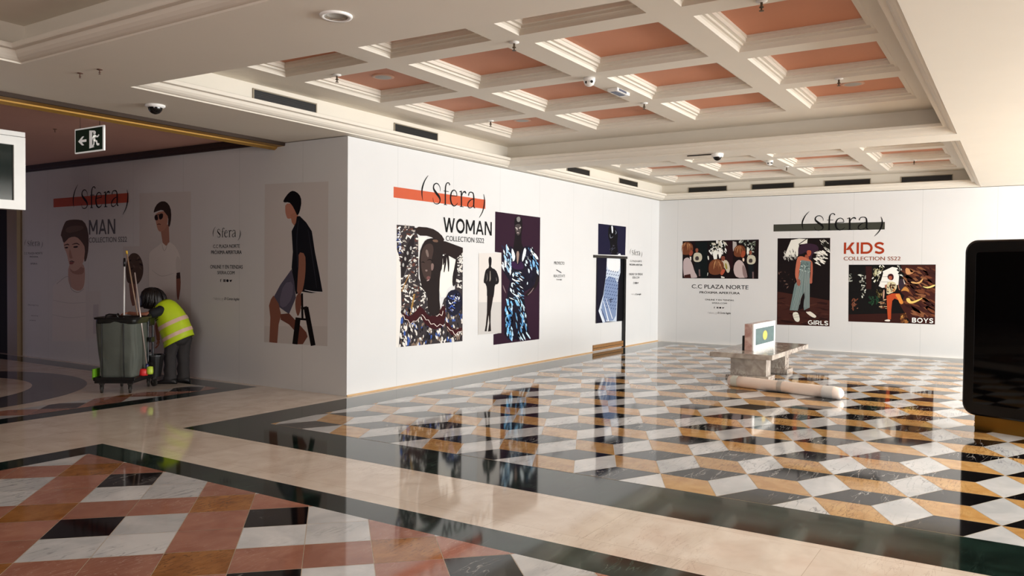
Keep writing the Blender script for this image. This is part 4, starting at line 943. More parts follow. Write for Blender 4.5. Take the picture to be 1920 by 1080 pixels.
P.scatter([(890, 860), (980, 850), (1010, 1000), (910, 1000)], [(200, 150, 80), (150, 96, 50), (90, 50, 30)], 26, 22, 107)
P.scatter([(575, 620), (670, 600), (660, 780), (570, 780)], [(210, 180, 140), (120, 60, 40), (30, 20, 18)], 30, 16, 109, ang=0, asp=2.4)
P.poly((150, 96, 78), [(640, 380), (680, 375), (680, 440), (645, 440)], 1); P.poly((190, 150, 130), [(612, 460), (640, 460), (630, 610), (606, 610)], 1)
P.poly((62, 26, 34), [(682, 250), (700, 210), (750, 196), (785, 230), (782, 290), (750, 310), (700, 290)], 1); P.poly((160, 84, 64), [(698, 240), (745, 225), (762, 270), (740, 305), (710, 300)], 1); P.line((30, 14, 18), [(700, 245, 4), (730, 232, 9), (760, 245, 4)], 6)
P.poly((206, 196, 160), [(680, 340), (740, 320), (820, 350), (840, 420), (800, 490), (670, 545), (668, 450)], 1); P.scatter([(685, 350), (810, 350), (800, 480), (680, 520)], [(44, 30, 26), (70, 40, 30), (190, 120, 60)], 26, 17, 111)
P.poly((180, 74, 40), [(668, 560), (760, 520), (880, 520), (900, 580), (880, 640), (800, 600), (760, 640), (745, 780), (740, 940), (690, 940), (680, 800)], 0); P.poly((214, 136, 62), [(800, 530), (890, 530), (905, 590), (950, 680), (890, 700), (850, 610)], 1)
P.poly((226, 216, 206), [(630, 955), (690, 938), (730, 950), (720, 975), (650, 970)], 1); P.poly((180, 120, 96), [(850, 380), (870, 370), (890, 460), (870, 470)], 1)
P.poly((52, 40, 50), [(870, 290), (940, 280), (960, 400), (900, 480), (860, 420)], 1); P.line((206, 190, 176), [(940, 290, 8), (965, 370, 18)], 14)
g = poster('boy_print', 'wide picture of a boy in patterned shirt among brown cloth, marked BOYS', P)
q = zz(1585, 490, 8.64); childtext(g, 'BOYS', 'C', q(1082, 912), q(1425, 1002), M_inkwh, .04)
#@@OBJECTS
# ------------------------------------------------------------------ hanging exit sign
X0 = -2.0; za, zb = 2.865, 3.15; ya, yb = 2.385, 1.79
t = empty('exit_sign', 'green and white running man exit sign with left arrow, hung under the rose-brown ceiling', 'exit sign', (X0, (ya+yb)/2, za))
def ex(u, v, l=0): return V((-.012-l, (ya-yb)/2-(ya-yb)*u, (zb-za)*(1-v)))      # u right, v down
mb = MB(); mb.box((-.010, -(ya-yb)/2, 0), (.010, (ya-yb)/2, zb-za)); mb.build('sign_panel', mat('exit_white', (236, 236, 230), .4, emit=.22), t, bevel=.003)
mb = MB(); mb.face([ex(.035, .95), ex(.965, .95), ex(.965, .06), ex(.035, .06)]); mb.build('green_field', mat('exit_green', (10, 62, 44), .4), t)
mb = MB(); mb.face([ex(*q, .001) for q in ((.13, .52), (.27, .34), (.34, .34), (.26, .47), (.42, .47), (.42, .57), (.26, .57), (.34, .70), (.27, .70))][::-1]); mb.build('arrow', mat('exit_white', (0,0,0)), t)
mb = MB(); mb.face([ex(*q, .001) for q in ((.52, .14), (.52, .86), (.70, .82), (.62, .78), (.62, .24), (.72, .18))]); mb.build('door_symbol', mat('exit_white', (0,0,0)), t)
mb = MB()
hd = [(.70+.045*math.cos(a_), .26+.07*math.sin(a_)) for a_ in [i*math.pi/6 for i in range(12)]]
mb.face([ex(*q, .0016) for q in hd][::-1])
def limb(P, wd):
    for (x0, y0), (x1, y1) in zip(P[:-1], P[1:]):
        l = math.hypot(x1-x0, y1-y0); nx, ny = -(y1-y0)/l*wd/2, (x1-x0)/l*wd
        mb.face([ex(x0+nx, y0+ny, .0016), ex(x1+nx, y1+ny, .0016), ex(x1-nx, y1-ny, .0016), ex(x0-nx, y0-ny, .0016)])
limb([(.70, .34), (.68, .56)], .08); limb([(.71, .38), (.80, .44), (.85, .36)], .035); limb([(.69, .38), (.62, .46), (.60, .56)], .035)
limb([(.69, .55), (.78, .62), (.78, .74), (.86, .74)], .045); limb([(.68, .55), (.68, .70), (.62, .82)], .045); mb.build('running_figure', mat('exit_white', (0,0,0)), t)
for yy in (-.2, .2):
    mb = MB(); mb.tube([(0, yy, zb-za), (0, yy, HS+.1-za)], .004, 8); mb.build('hanger', M_chrome, t)
# ------------------------------------------------------------------ white framed screen at the left edge
sx0, sy0, sz0, sz1 = -2.93, 1.62, 2.125, 2.87
t = empty('hanging_screen', 'white framed dark screen hung at the left edge of the picture', 'screen', (sx0-.6, sy0, sz0))
mb = MB(); hW = .6; H_ = sz1-sz0
for bx in (((-hW, 0, 0), (hW, .14, .09)), ((-hW, 0, H_-.10), (hW, .14, H_-.015)), ((-hW, 0, .09), (-hW+.11, .14, H_-.10)), ((hW-.11, 0, .09), (hW, .14, H_-.10))): mb.box(*bx)
mb.build('frame', M_white, t)
mb = MB(); mb.box((-hW, 0, H_-.010), (hW, .14, H_+.04)); mb.build('top_rail', M_white, t, bevel=.004)
mb = MB(); mb.box((-hW+.01, .01, H_-.015), (hW-.01, .13, H_-.010)); mb.build('shadow_gap', M_black, t)
mb = MB(); mb.box((-hW+.11, .02, .09), (hW-.11, .12, H_-.10)); mb.build('screen_glass', mat('green_black_screen', (22, 34, 32), .08), t)
for xx in (-.4, .3):
    mb = MB(); mb.tube([(xx, .07, H_+.04), (xx, .07, HS+.1-sz0)], .012, 10); mb.build('hanger', M_white, t)

# ------------------------------------------------------------------ black information totem
kx, ky = 2.16, -6.50
ang = math.atan2(-.926, -.378)
t = empty('information_totem', 'tall black rounded information totem on a gold plinth at the right edge', 'totem', (kx, ky, 0), ang)
def rrect(x0, x1, z0, z1, r, n=10):
    P = []
    for cx_, cz, a0 in ((x1-r, z1-r, 0), (x0+r, z1-r, 90), (x0+r, z0+r, 180), (x1-r, z0+r, 270)):
        for i in range(n+1):
            a_ = math.radians(a0+90*i/n); P.append((cx_+r*math.cos(a_), cz+r*math.sin(a_)))
    return P
def slab(P, y0, y1, bev):
    ks = [(y0+bev, 0), (y0, bev)]; rings = []
    cx_ = sum(p_[0] for p_ in P)/len(P); cz = sum(p_[1] for p_ in P)/len(P)
    def ring(y, s_): return [V((cx_+(p_[0]-cx_)*(1-s_/abs(max(q[0] for q in P)-cx_)), y, cz+(p_[1]-cz)*(1-s_/(max(q[1] for q in P)-cz)))) for p_ in P]
    return [ring(y0, bev), ring(y0+bev*.3, bev*.3), ring(y0+bev, 0), ring(y1-bev, 0), ring(y1-bev*.3, bev*.3), ring(y1, bev)]
TW, TB, TT = 1.02, .145, 1.905
mb = MB(); mb.loft(slab(rrect(-.06, TW, TB, TT, .12), -.02, .17, .02)); mb.build('casing', mat('satin_black_casing', (9, 9, 10), .25), t, smooth=False)
mb = MB(); mb.loft(slab(rrect(.05, TW-.11, TB+.12, TT-.12, .03), .166, .1745, .002)); mb.build('screen_glass', M_blackgloss, t)
mb = MB(); mb.loft(slab(rrect(.05, TW-.11, TB+.12, TT-.12, .03), -.0245, -.016, .002)); mb.build('screen_glass', M_blackgloss, t)
mb = MB(); mb.box((.06, .0, 0), (TW-.12, .15, TB+.005)); mb.build('plinth', M_gold, t, bevel=.006)
mb = MB(); 
for zc in (.045, .10): mb.lathe([(.02, -.004), (.026, 0), (.02, .004)], o=(.055, .03, zc), axis=(1, 0, 0), seg=14)
mb.build('plinth_roller', M_chrome, t, smooth=True)

# ------------------------------------------------------------------ marble bench with its picture stand, paper roll
t = empty('marble_bench', 'pale veined marble bench on two stepped legs in the middle of the patterned floor', 'bench', (5.0, -3.66, 0))
mb = MB(); mb.box((-1.02, -.42, .36), (1.16, .46, .43)); mb.build('seat_slab', M_benchm, t, bevel=.006)
for lx in (-.47, .62):
    mb = MB(); mb.box((lx-.02, -.20, .065), (lx+.22, .32, .36)); mb.box((lx-.06, -.245, 0), (lx+.29, .38, .065)); mb.build('leg', M_benchm, t, bevel=.004)
bt = .43
p0 = bp(1300+578/5.144, 570+452/5.144, z=bt); p1 = bp(1300+785/5.144, 570+395/5.144, z=bt)
t = empty('picture_stand', 'white framed panel with teal picture and yellow oval, upright on the marble bench', 'picture stand', (p0.x, p0.y, bt))
dr = V((p1.x-p0.x, p1.y-p0.y, 0)); PW = dr.length; dr.normalize(); nb = V((-dr.y, dr.x, 0)); nb = nb if nb.y > 0 else -nb
Ms = Matrix(((dr.x, nb.x, 0, 0), (dr.y, nb.y, 0, 0), (0, 0, 1, 0), (0, 0, 0, 1)))
PH = .385
mb = MB(); mb.box((0, .02, 0), (PW, .13, PH), M=Ms); mb.build('marble_block', marble('pink_veined_marble', (206, 178, 166), (176, 136, 126), (110, 70, 66), 12, .06, rough=.15), t, bevel=.004)
mb = MB(); mb.box((0, -.004, 0), (PW, .018, PH), M=Ms); mb.build('white_panel', M_white2, t, bevel=.002)
mb = MB(); mb.box((-.004, .135, 0), (.10, .16, PH*.55), M=Ms); mb.build('black_easel_foot', M_black, t)
mb = MB(); mb.box((.08*PW, -.006, .072), (.93*PW, -.0045, PH-.072), M=Ms)
pic = mb.build('picture', mat('teal_print', (78, 100, 100), .4, var=.5, scale=14), t)
mb = MB(); mb.face([Ms @ V((PW*.50+PW*.10*math.cos(i*math.pi/14), -.0075, PH*.5+.07*math.sin(i*math.pi/14))) for i in range(28)]); mb.build('yellow_oval', mat('yellow_print', (214, 184, 80), .4, var=.3, scale=30), pic)
mb = MB()
for zc in (.045, PH-.04):
    for i in range(9): mb.box((PW*(.12+.09*i), -.0062, zc-.004), (PW*(.12+.09*i)+PW*.06, -.0045, zc+.004), M=Ms)
mb.build('printed_lines', mat('faint_print', (178, 176, 174), .5), t)
A_ = bp(1300+352/5.144, 570+790/5.144, z=0); B_ = bp(1300+1440/5.144, 570+925/5.144, z=0)
A_.z = B_.z = 0; d_ = (B_-A_); Lr = d_.length; d_.normalize()
t = empty('paper_roll', 'long pale taped roll of protective paper lying on the patterned floor', 'roll', tuple(A_))
mb = MB()
def rollring(s_, r): 
    c = d_*s_ + V((0, 0, .076)); n_ = V((-d_.y, d_.x, 0))
    return [c + n_*(1.24*r*math.cos(2*math.pi*j/28)) + V((0, 0, max(-.0755, 1.24*r*math.sin(2*math.pi*j/28)))) for j in range(28)]
mb.loft([rollring(0, .03), rollring(.0, .058), rollring(.25, .06), rollring(Lr*.5, .058), rollring(Lr-.3, .061), rollring(Lr-.12, .064), rollring(Lr-.03, .055), rollring(Lr, .03)])
mb.build('roll_sheet', mat('rose_white_paper', (246, 228, 214), .6, var=.06, scale=5, bump=.3), t, smooth=True)
mb = MB(); mb.loft([rollring(Lr*.46, .0612), rollring(Lr*.50, .0612)], cap=False); mb.build('tape', mat('grey_tape', (190, 186, 180), .4), t, smooth=True)
mb = MB(); mb.loft([rollring(Lr-.24, .0655), rollring(Lr-.14, .066), rollring(Lr-.10, .0655)], cap=False); mb.build('plastic_end_wrap', mat('clear_wrap', (240, 238, 234), .2), t, smooth=True)
mb = MB(); mb.loft([rollring(.05, .0612), rollring(.14, .0616)], cap=False); mb.build('end_wrap', mat('green_white_wrap', (206, 208, 198), .4), t, smooth=True)

# ------------------------------------------------------------------ cleaning cart
cx0, cy0 = -1.64, 2.62; crz = math.atan2(-.811, .585)
t = empty('cleaning_cart', 'black janitor cart with a grey-green rubbish bag beside the cleaner', 'cart', (cx0, cy0, 0), crz)
M_bag = mat('grey_green_bag', (88, 92, 84), .8, var=.2, scale=5, bump=.9)
M_lime = mat('lime_plastic', (110, 170, 30), .4)
mb = MB(); mb.box((-.01, 0, .125), (.46, .68, .165)); mb.box((-.02, -.01, .155), (.47, .02, .20)); mb.box((-.02, -.01, .155), (.01, .68, .20)); mb.box((.45, -.01, .155), (.48, .68, .20)); mb.build('base_tray', M_black, t, bevel=.008)
for wx, wy in ((.06, .05), (.40, .05), (.06, .62), (.40, .62)):
    mb = MB(); mb.lathe([(.018, -.014), (.045, -.014), (.05, -.008), (.05, .008), (.045, .014), (.018, .014)], o=(wx, wy, .05), axis=(1, .3, 0), seg=20)
    mb.box((wx-.02, wy-.012, .05), (wx-.015, wy+.012, .125)); mb.box((wx+.015, wy-.012, .05), (wx+.02, wy+.012, .125)); mb.box((wx-.025, wy-.02, .105), (wx+.025, wy+.02, .126))
    mb.build('castor', M_dark, t)
# bag: soft fabric body with folds
def bagring(z, wx, wy, cxx, cyy, amp, ph):
    P = []
    n = 56
    for i in range(n):
        a_ = 2*math.pi*i/n; c, s_ = math.cos(a_), math.sin(a_)
        e = .28
        x = math.copysign(abs(c)**e, c)*wx; y = math.copysign(abs(s_)**e, s_)*wy
        f = 1+amp*(math.sin(5*a_+ph)+.6*math.sin(11*a_+ph*2.3)+.4*math.sin(17*a_-ph))
        P.append(V((cxx+x*f, cyy+y*f, z)))
    return P
mb = MB(); rs = []
for i in range(19):
    u_ = i/18; z = .185+(.905-.185)*u_
    rs.append(bagring(z, .205+.035*u_+.012*math.sin(u_*3.1), .19+.03*u_, .235+.01*math.sin(u_*5), .24, .014+.03*(1-u_)*u_, 2.6*math.sin(u_*2.2)+.5))
mb.loft(rs, cap=True); bag = mb.build('rubbish_bag', M_bag, t, smooth=True)
for dx in (-.16, .10):
    mb = MB(); mb.tube([(.235+dx, .012, .86), (.237+dx, .008, .6), (.235+dx, .014, .35), (.237+dx, .03, .2)], .007, 8); mb.build('seam', M_black, bag)
mb = MB(); mb.loft([bagring(z, a_, b_, .235, .24, .012, .3) for z, a_, b_ in ((.855, .240, .219), (.865, .247, .225), (.89, .250, .228), (.91, .252, .23))], cap=False); mb.build('liner_cuff', mat('black_liner', (22, 23, 22), .35), bag, smooth=True)
mb = MB(); mb.loft([bagring(z, a_, b_, .235, .25, 0, 0) for z, a_, b_ in ((.905, .245, .22), (.91, .275, .25), (.932, .28, .255), (.936, .26, .24), (.915, .23, .21))], cap=False); mb.build('bag_rim', M_black, t)
mb = MB(); mb.tube([(.13, -.0, .93), (.135, -.0, .965), (.17, -.0, .975), (.26, -.0, .972), (.28, 0, .93)], .010, 8); mb.build('lid_handle', M_black, t, smooth=True)
for xx in (.04, .44):
    mb = MB(); mb.tube([(xx, .50, .16), (xx, .50, .93)], .013, 10); mb.build('upright', M_black, t)
    mb = MB(); mb.tube([(xx, .66, .16), (xx, .66, .86), (xx, .55, .95), (xx, .50, .93)], .013, 10); mb.build('upright', M_black, t)
mb = MB(); mb.box((.02, .51, .80), (.46, .68, .90)); mb.build('top_tray', M_black, t, bevel=.01)
mb = MB(); mb.box((.06, .53, .45), (.42, .65, .48)); mb.build('middle_shelf', M_black, t)
mb = MB(); mb.box((-.045, .02, .17), (-.018, .18, .30)); mb.build('lime_side_box', M_lime, t, bevel=.006)
for bx in (((.49, .38, .60), (.53, .5, .66)), ((.49, .40, .30), (.53, .50, .34))):
    mb = MB(); mb.box(*bx); mb.build('tool_clip', M_black, t, bevel=.005)
Mc = Matrix.Translation((cx0, cy0, 0)) @ Matrix.Rotation(crz, 4, 'Z')
def cw(x, y, z): return Mc @ V((x, y, z))
def topx(px, py, depth): return bp(px, py, depth=depth)
D1 = 10.2
# white squeegee pole, wooden broom pole, mop
t = empty('squeegee_pole', 'bright white pole with black grip standing in the cleaning cart', 'pole', tuple(topx(232, 620, 10.25)))
o_ = V(t.location); a1 = topx(232.3, 620, 10.25)-o_; a2 = topx(233.2, 500, 10.35)-o_; a3 = topx(233.4, 484, 10.36)-o_
mb = MB(); mb.tube([a1, a2], .0105, 10); mb.build('pole_shaft', M_white2, t, smooth=True)
mb = MB(); mb.tube([a2, a2+(a3-a2)*.5, a3], [.013, .016, .013], 10); mb.build('grip', M_black, t, smooth=True)
b0 = cw(.40, .60, .20)
t = empty('wooden_pole', 'tall thin wooden pole with yellow tip leaning in the cleaning cart', 'pole', tuple(b0)); o_ = V(b0)
b1 = topx(254.5, 572, 10.35)-o_; b2 = topx(238, 476, 10.15)-o_; b3 = topx(237.2, 470, 10.14)-o_
mb = MB(); mb.tube([V((0, 0, 0)), b1*.5, b1, b2], .009, 10); mb.build('pole_shaft', mat('varnished_wood', (150, 120, 96), .4), t, smooth=True)
mb = MB(); mb.tube([b2, b3], .013, 10); mb.build('pole_tip', mat('yellow_plastic', (220, 176, 60), .4), t, smooth=True)
m0 = topx(276, 689, 10.05); t = empty('duster', 'thin metal pole with red and lime brush head at the side of the cart', 'brush', tuple(m0)); o_ = V(m0)
m1 = topx(252.6, 511, 9.95)-o_
mb = MB(); mb.tube([V((0, 0, 0)), m1], .0085, 10); mb.build('pole_shaft', mat('pale_alloy', (206, 190, 182), .3, metal=.5), t, smooth=True)
rr = (R*1.0).normalized()
mb = MB(); mb.lathe([(.02, -.02), (.05, -.015), (.055, 0), (.055, .06), (.045, .07), (.01, .072)], o=-rr*.045+V((0, 0, -.085)), seg=18, cap=True); mb.build('red_brush_cup', mat('red_plastic', (214, 40, 40), .4), t, smooth=True)
mb = MB(); mb.lathe([(.01, -.01), (.035, -.008), (.04, .02), (.036, .085), (.01, .09)], o=rr*.035+V((0, 0, -.075)), seg=16); mb.build('lime_brush_cup', mat('lime_yellow', (190, 214, 70), .4), t, smooth=True)
mb = MB(); mb.lathe([(.012, -.03), (.02, -.01), (.02, .03), (.01, .05)], o=V((0, 0, .0)), seg=12); mb.build('brush_socket', mat('navy_plastic', (36, 38, 90), .4), t)
bk = bp(289, 724, z=.0); bk.z = .13
t = empty('bucket', 'black tapered bucket hooked on the far end of the cleaning cart', 'bucket', (bk.x, bk.y, bk.z))
mb = MB(); mb.lathe([(.001, 0), (.085, 0), (.12, .27), (.135, .27), (.135, .285), (.12, .285), (.118, .27), (.08, .01), (.001, .01)], cap=False, seg=28); mb.build('bucket_shell', M_black, t, smooth=False)
mb = MB(); mb.tube([(-.12, 0, .28), (-.10, .05, .20), (0, .10, .16), (.10, .05, .2), (.12, 0, .28)], .004, 8); mb.build('bucket_handle', M_chrome, t, smooth=True)
mb = MB()
mb.tube([(.0, .0, 0), (0, 0, -.03)], .03, 10)
mb.lathe([(.001, -.02), (.045, -.015), (.045, .015), (.001, .02)], o=(0, 0, -.085), axis=(1, .2, 0), seg=16); mb.box((-.03, -.012, -.08), (-.024, .012, -.02)); mb.box((.024, -.012, -.08), (.03, .012, -.02)); mb.box((-.03, -.02, -.03), (.03, .02, -.02)); mb.build('bucket_castor', M_dark, t)

# ------------------------------------------------------------------ cleaner
def skin(name, nodes, edges, m, parent, root=0, sub=2, org=V((0, 0, 0))):
    me = bpy.data.meshes.new(name); bm = bmesh.new(); lay = bm.verts.layers.skin.verify()
    vs = []
    for p_, r in nodes:
        v = bm.verts.new(V(p_)-org); rx, ry = (r if isinstance(r, tuple) else (r, r)); v[lay].radius = (rx, ry); vs.append(v)
    vs[root][lay].use_root = True
    for a_, b_ in edges: bm.edges.new((vs[a_], vs[b_]))
    bm.to_mesh(me); bm.free(); o = bpy.data.objects.new(name, me); COL.objects.link(o)
    k_ = o.modifiers.new('skin', 'SKIN'); k_.use_smooth_shade = True; k_.branch_smoothing = .6
    s_ = o.modifiers.new('subdivision', 'SUBSURF'); s_.levels = sub; s_.render_levels = sub
    me.materials.append(m); o.parent = parent; return o
M_skin = mat('skin', (176, 116, 92), .55, var=.08); M_hair = mat('dark_hair', (20, 14, 13), .45, var=.4, scale=60, bump=.4)
M_vest = mat('hi_vis_vest', (196, 220, 26), .55, var=.05, scale=14, bump=.25)
M_tape = mat('reflective_tape', (226, 190, 170), .35); M_tee = mat('black_shirt', (16, 17, 22), .8); M_trs = mat('charcoal_trousers', (48, 44, 44), .8, var=.15, scale=14, bump=.5)
PB = V((-.60, 2.64, 0)); fwd = V((-R.x, -R.y, 0)).normalized(); sid = V((F.x, F.y, 0)).normalized()   # forward = towards picture left, sid = away from camera
def W(f, s_, z): return PB + fwd*f + sid*s_ + V((0, 0, z))
t = empty('person', 'person in a yellow hi-vis vest and dark trousers bending over the cleaning cart', 'person', tuple(PB))
# body: one continuous figure
n = []; e = []
def add(p_, r, par=None):
    n.append((p_, r)); i = len(n)-1
    if par is not None: e.append((par, i))
    return i
pel = add(W(-.085, .05, .70), (.085, .07)); abd = add(W(-.05, .05, .81), (.115, .095), pel); che = add(W(.02, .05, .93), (.125, .10), abd); upc = add(W(.09, .05, 1.02), (.115, .09), che)
nk = add(W(.16, .06, 1.075), .05, upc); nk2 = add(W(.20, .065, 1.105), .048, nk); hd0 = add(W(.23, .07, 1.13), (.075, .08), nk2); hd1 = add(W(.26, .08, 1.14), (.088, .095), hd0); hd2 = add(W(.29, .095, 1.12), (.080, .085), hd1); chn = add(W(.305, .11, 1.05), (.045, .05), hd2)
def leg(s0, f0, hipf):
    h_ = add(W(hipf, s0, .60), .065, pel); k1 = add(W((hipf+f0)/2, s0, .48), .058, h_); k2 = add(W(f0-.01, s0, .38), .048, k1); c1 = add(W(f0-.01, s0, .26), .046, k2); a1_ = add(W(f0-.005, s0, .10), .036, c1); h1 = add(W(f0-.01, s0, .05), .034, a1_); t1 = add(W(f0+.09, s0-.01, .035), .032, h1)
leg(-.005, .01, -.055); leg(.13, -.125, -.12)
sh = add(W(.10, -.09, .99), .055, upc); el1 = add(W(.17, -.16, .955), .045, sh); el = add(W(.24, -.19, .925), .040, el1); fa = add(W(.36, -.16, .93), .036, el); wr = add(W(.455, -.12, .945), .025, fa); pm = add(W(.50, -.10, .95), (.032, .018), wr)
pm2 = add(W(.53, -.095, .948), (.030, .016), pm)
sh2 = add(W(.12, .17, 1.0), .055, upc); f1 = add(W(.20, .20, .87), .043, sh2); f2 = add(W(.26, .19, .77), .038, f1); f3 = add(W(.235, .15, .67), .030, f2); wr2 = add(W(.215, .12, .61), .024, f3); pm3 = add(W(.205, .11, .565), (.03, .018), wr2)
body = skin('body', n, e, M_skin, t, 0, 2, PB)
# fingers as small skinned chains rooted in the palms
def hand(base, along, across, down, name='hand_fingers'):
    nn = []; ee = []
    def ad(p_, r, par=None):
        nn.append((p_, r)); i = len(nn)-1
        if par is not None: ee.append((par, i))
        return i
    r0_ = ad(base, (.022, .016)); r1 = ad(base+along*.025, (.026, .015), r0_)
    for i, (off, ln) in enumerate(((-.030, .062), (-.010, .072), (.010, .068), (.029, .052))):
        q0 = base+along*.030+across*off; a_ = ad(q0, .0085, r1); b_ = ad(q0+along*ln*.45+down*ln*.12, .0085, a_); c_ = ad(q0+along*ln*.75+down*ln*.42, .0078, b_); ad(q0+along*ln*.85+down*ln*.75, .0068, c_)
    q0 = base-along*.004-across*.026; a_ = ad(q0, .010, r0_); b_ = ad(q0-across*.022+along*.02+down*.01, .0095, a_); ad(q0-across*.026+along*.045+down*.025, .008, b_)
    return skin(name, nn, ee, M_skin, body, 0, 2, PB)
hand(W(.53, -.095, .948), fwd*.95+V((0, 0, -.1)), sid, V((0, 0, -1)))
hand(W(.205, .11, .56), V((0, 0, -1)), sid*.9+fwd*.3, fwd*.9, 'hand_fingers')
# face, turned down and away towards the cart
FC = W(.26, .08, 1.14)-PB; fd = (fwd*.62+sid*.42+V((0, 0, -.66))).normalized(); fs = fd.cross(V((0, 0, 1))).normalized(); fu = fs.cross(fd)
for s_ in (-1, 1):
    mb = MB(); mb.lathe([(.001, .008), (.006, .006), (.0085, 0), (.006, -.006), (.001, -.008)], o=FC+fd*.088+fs*s_*.031+fu*.012, axis=fd, seg=10, cap=False); mb.build('eye', M_white, body, smooth=True)
mb = MB(); mb.tube([FC+fd*.088+fu*.01, FC+fd*.112-fu*.025, FC+fd*.094-fu*.032], [.006, .012, .008], 8); mb.build('nose', M_skin, body, smooth=True)
mb = MB(); mb.tube([FC+fd*.086-fs*.022-fu*.055, FC+fd*.092-fu*.056, FC+fd*.086+fs*.022-fu*.055], [.003, .007, .003], 8); mb.build('mouth', mat('lips', (140, 70, 64), .5), body, smooth=True)
# hair: thick dark bob, falling forward
mb = MB(); rs = []; rn = random.Random(5)
HC = W(.245, .055, 1.155)-PB; NR = 16; NJ = 64
for i in range(NR+1):
    th = math.pi*(.03+.80*i/NR); ring = []
    for j in range(NJ):
        ph = 2*math.pi*j/NJ; st = 1+.035*math.sin(ph*9+.4)+.022*math.sin(ph*21+2)+.012*math.sin(ph*31)
        low = max(0, (th-1.7))/1.2
        rx = .146*math.sin(th)**.8*st*(1+.04*low); rz = .128
        p_ = HC + fwd*(rx*math.cos(ph)*1.0) + sid*(rx*math.sin(ph)*.86) + V((0, 0, rz*math.cos(th)))
        p_ += fwd*(.045*low) + V((0, 0, -.055*low)) - V((0, 0, .05*max(0, -math.cos(ph))*math.sin(th)))
        ring.append(p_)
    rs.append(ring)
mb.loft(rs)
for k_ in range(64):
    ph = rn.uniform(0, 6.283); P_ = []
    for q in range(7):
        th = .25+q*.42+rn.uniform(-.03, .03); low = max(0, th-1.9)
        rr_ = .150*math.sin(min(th, 1.9))**.8*(1+rn.uniform(-.02, .04))
        P_.append(HC + fwd*(rr_*math.cos(ph)+.03*low) + sid*(rr_*math.sin(ph)*.86) + V((0, 0, .134*math.cos(min(th, 2.0))-.085*low-.05*max(0, -math.cos(ph))*math.sin(min(th, 3)))))
        ph += rn.uniform(-.08, .08)
    mb.tube(P_, [.006, .014, .018, .019, .017, .012, .003], 6)
mb.build('hair', M_hair, t, smooth=True)
# trousers
mb = MB()
def oval(f_, s_, z, rf, rs_, ph=0, n_=28):
    return [W(f_, s_, z)-PB + fwd*(rf*math.cos(2*math.pi*k_/n_)*(1+.05*math.sin(3*2*math.pi*k_/n_+ph))) + sid*(rs_*math.sin(2*math.pi*k_/n_)*(1+.04*math.sin(5*2*math.pi*k_/n_+ph))) for k_ in range(n_)]
for s0, f0, hipf in ((.0, .01, -.055), (.125, -.115, -.13)):
    mb.loft([oval(hipf-.02, s0+.01, .66, .06, .06), oval(hipf-.01, s0, .60, .098, .085, .5), oval((hipf+f0)/2, s0, .50, .094, .085, 1), oval(f0-.012, s0, .40, .080, .08, 2), oval(f0-.008, s0, .36, .083, .082, 2.4), oval(f0-.016, s0, .26, .074, .075, 3), oval(f0-.008, s0, .19, .080, .078, 3.6), oval(f0-.014, s0, .12, .076, .074, 4.2), oval(f0-.006, s0, .085, .086, .08, 5), oval(f0-.0, s0, .052, .082, .076, 5)])
mb.loft([oval(-.09, .05, .52, .09, .10), oval(-.088, .05, .58, .135, .150, .3), oval(-.088, .05, .66, .138, .145, .6), oval(-.08, .05, .74, .128, .135, .9), oval(-.07, .05, .80, .11, .12)])
mb.build('trousers', M_trs, t, smooth=True)
# shoes
for s0, f0 in ((-.01, .005), (.13, -.115)):
    mb = MB(); rs = []
    for f_, hw, ht in ((-.10, .026, .05), (-.085, .038, .075), (-.03, .042, .085), (.05, .044, .075), (.11, .047, .055), (.16, .042, .042), (.185, .022, .03)):
        c = W(f0+f_, s0-.01, 0)-PB; rs.append([c+sid*(hw*math.cos(2*math.pi*j/18)) + V((0, 0, max(.002, ht*.5+ht*.5*math.sin(2*math.pi*j/18)))) for j in range(18)])
    mb.loft(rs); sh_ = mb.build('shoe', mat('black_shoe', (18, 17, 18), .5), t, smooth=True)
# short-sleeved black shirt (sleeves and collar show around the vest)
skin('shirt', [(W(.0, .05, .90), (.12, .10)), (W(.09, .05, 1.01), (.125, .10)), (W(.09, -.10, .975), .078), (W(.155, -.15, .955), .070), (W(.215, -.175, .935), .060), (W(.13, .17, .99), .066), (W(.18, .20, .91), .058), (W(.15, .06, 1.065), .060), (W(-.05, .05, .80), (.12, .10))],
     [(0, 1), (1, 2), (2, 3), (3, 4), (1, 5), (5, 6), (1, 7), (0, 8)], M_tee, t, 0, 2, PB)
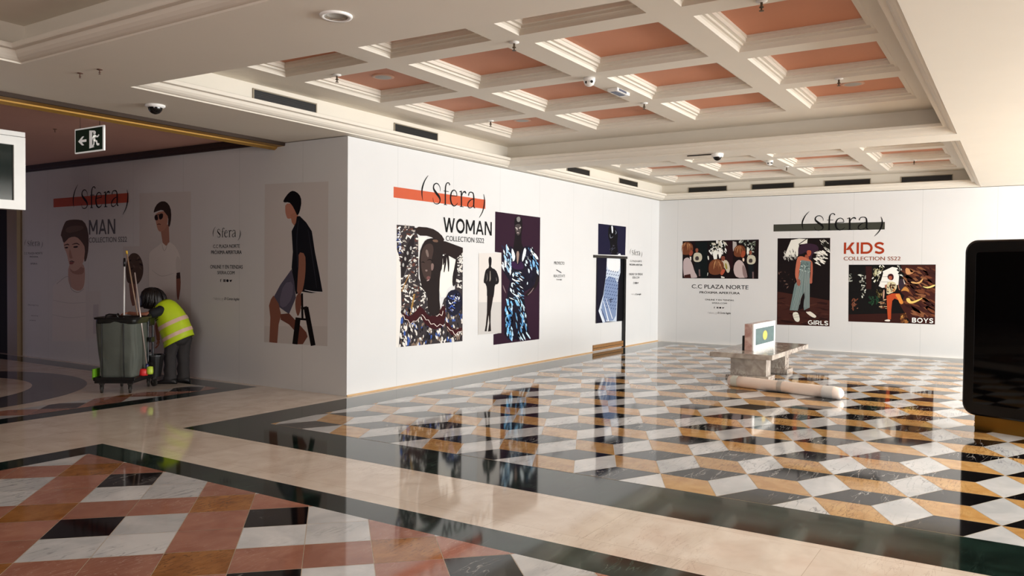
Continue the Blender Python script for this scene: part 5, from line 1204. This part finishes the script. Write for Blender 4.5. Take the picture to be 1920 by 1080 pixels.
# vest: boxy rings swept up the bent back
ax = [(-.100, .562, .182, .206), (-.090, .600, .178, .200), (-.085, .635, .176, .199), (-.062, .70, .172, .196), (-.035, .77, .166, .194), (-.005, .84, .156, .190), (.03, .91, .150, .182), (.065, .97, .142, .172), (.10, 1.025, .128, .155), (.13, 1.065, .105, .125), (.15, 1.09, .08, .088)]
def vestring(i_, extra=0, shift=0):
    f_, z, rs_, rf = ax[i_] if isinstance(i_, int) else i_
    return ringat(f_, z, rs_+extra, rf+extra)
def ringat(f_, z, rs_, rf, n_=40):
    dirv = V((.45, .893))                              # spine direction (forward, up)
    c = W(f_, .05, z)-PB; up_ = fwd*(-dirv.y)+V((0, 0, dirv.x))   # across the spine, towards the back
    out = []
    for j in range(n_):
        a_ = 2*math.pi*j/n_; fold = 1+.014*math.sin(6*a_+z*9)+.010*math.sin(13*a_+z*21)
        out.append(c + sid*(rs_*math.cos(a_)*fold) + up_*(rf*math.sin(a_)*fold))
    return out
mb = MB(); mb.loft([ringat(*a_) for a_ in ax], cap=False)
vest = mb.build('hi_vis_vest', M_vest, t, smooth=True); sd = vest.modifiers.new('thick', 'SOLIDIFY'); sd.thickness = .006; sd.offset = -1
def lerp_ax(u_):
    k_ = u_*(len(ax)-1); i = min(int(k_), len(ax)-2); f_ = k_-i
    return tuple(ax[i][c]*(1-f_)+ax[i+1][c]*f_ for c in range(4))
for u0 in (.20, .42):
    mb = MB()
    rs = []
    for u_ in (u0, u0+.035, u0+.07):
        f_, z, a_, b_ = lerp_ax(u_); rs.append(ringat(f_, z, a_+.012, b_+.012))
    mb.loft(rs, cap=False); mb.build('reflective_band', M_tape, vest, smooth=True)
mb = MB()
for i, (u_, j0, j1) in enumerate(((.60, 51, 57), (.635, 50, 59), (.67, 51, 58), (.71, 52, 57))):
    f_, z, a_, b_ = lerp_ax(u_); r_ = ringat(f_, z, a_+.016, b_+.016, 80)
    f2_, z2, a2_, b2_ = lerp_ax(u_+.018); r2 = ringat(f2_, z2, a2_+.016, b2_+.016, 80)
    for j in range(j0-4, j1-4): mb.face([r_[j], r_[(j+1) % 80], r2[(j+1) % 80], r2[j]])
mb.build('back_print', mat('dark_green_print', (60, 76, 20), .6), vest)
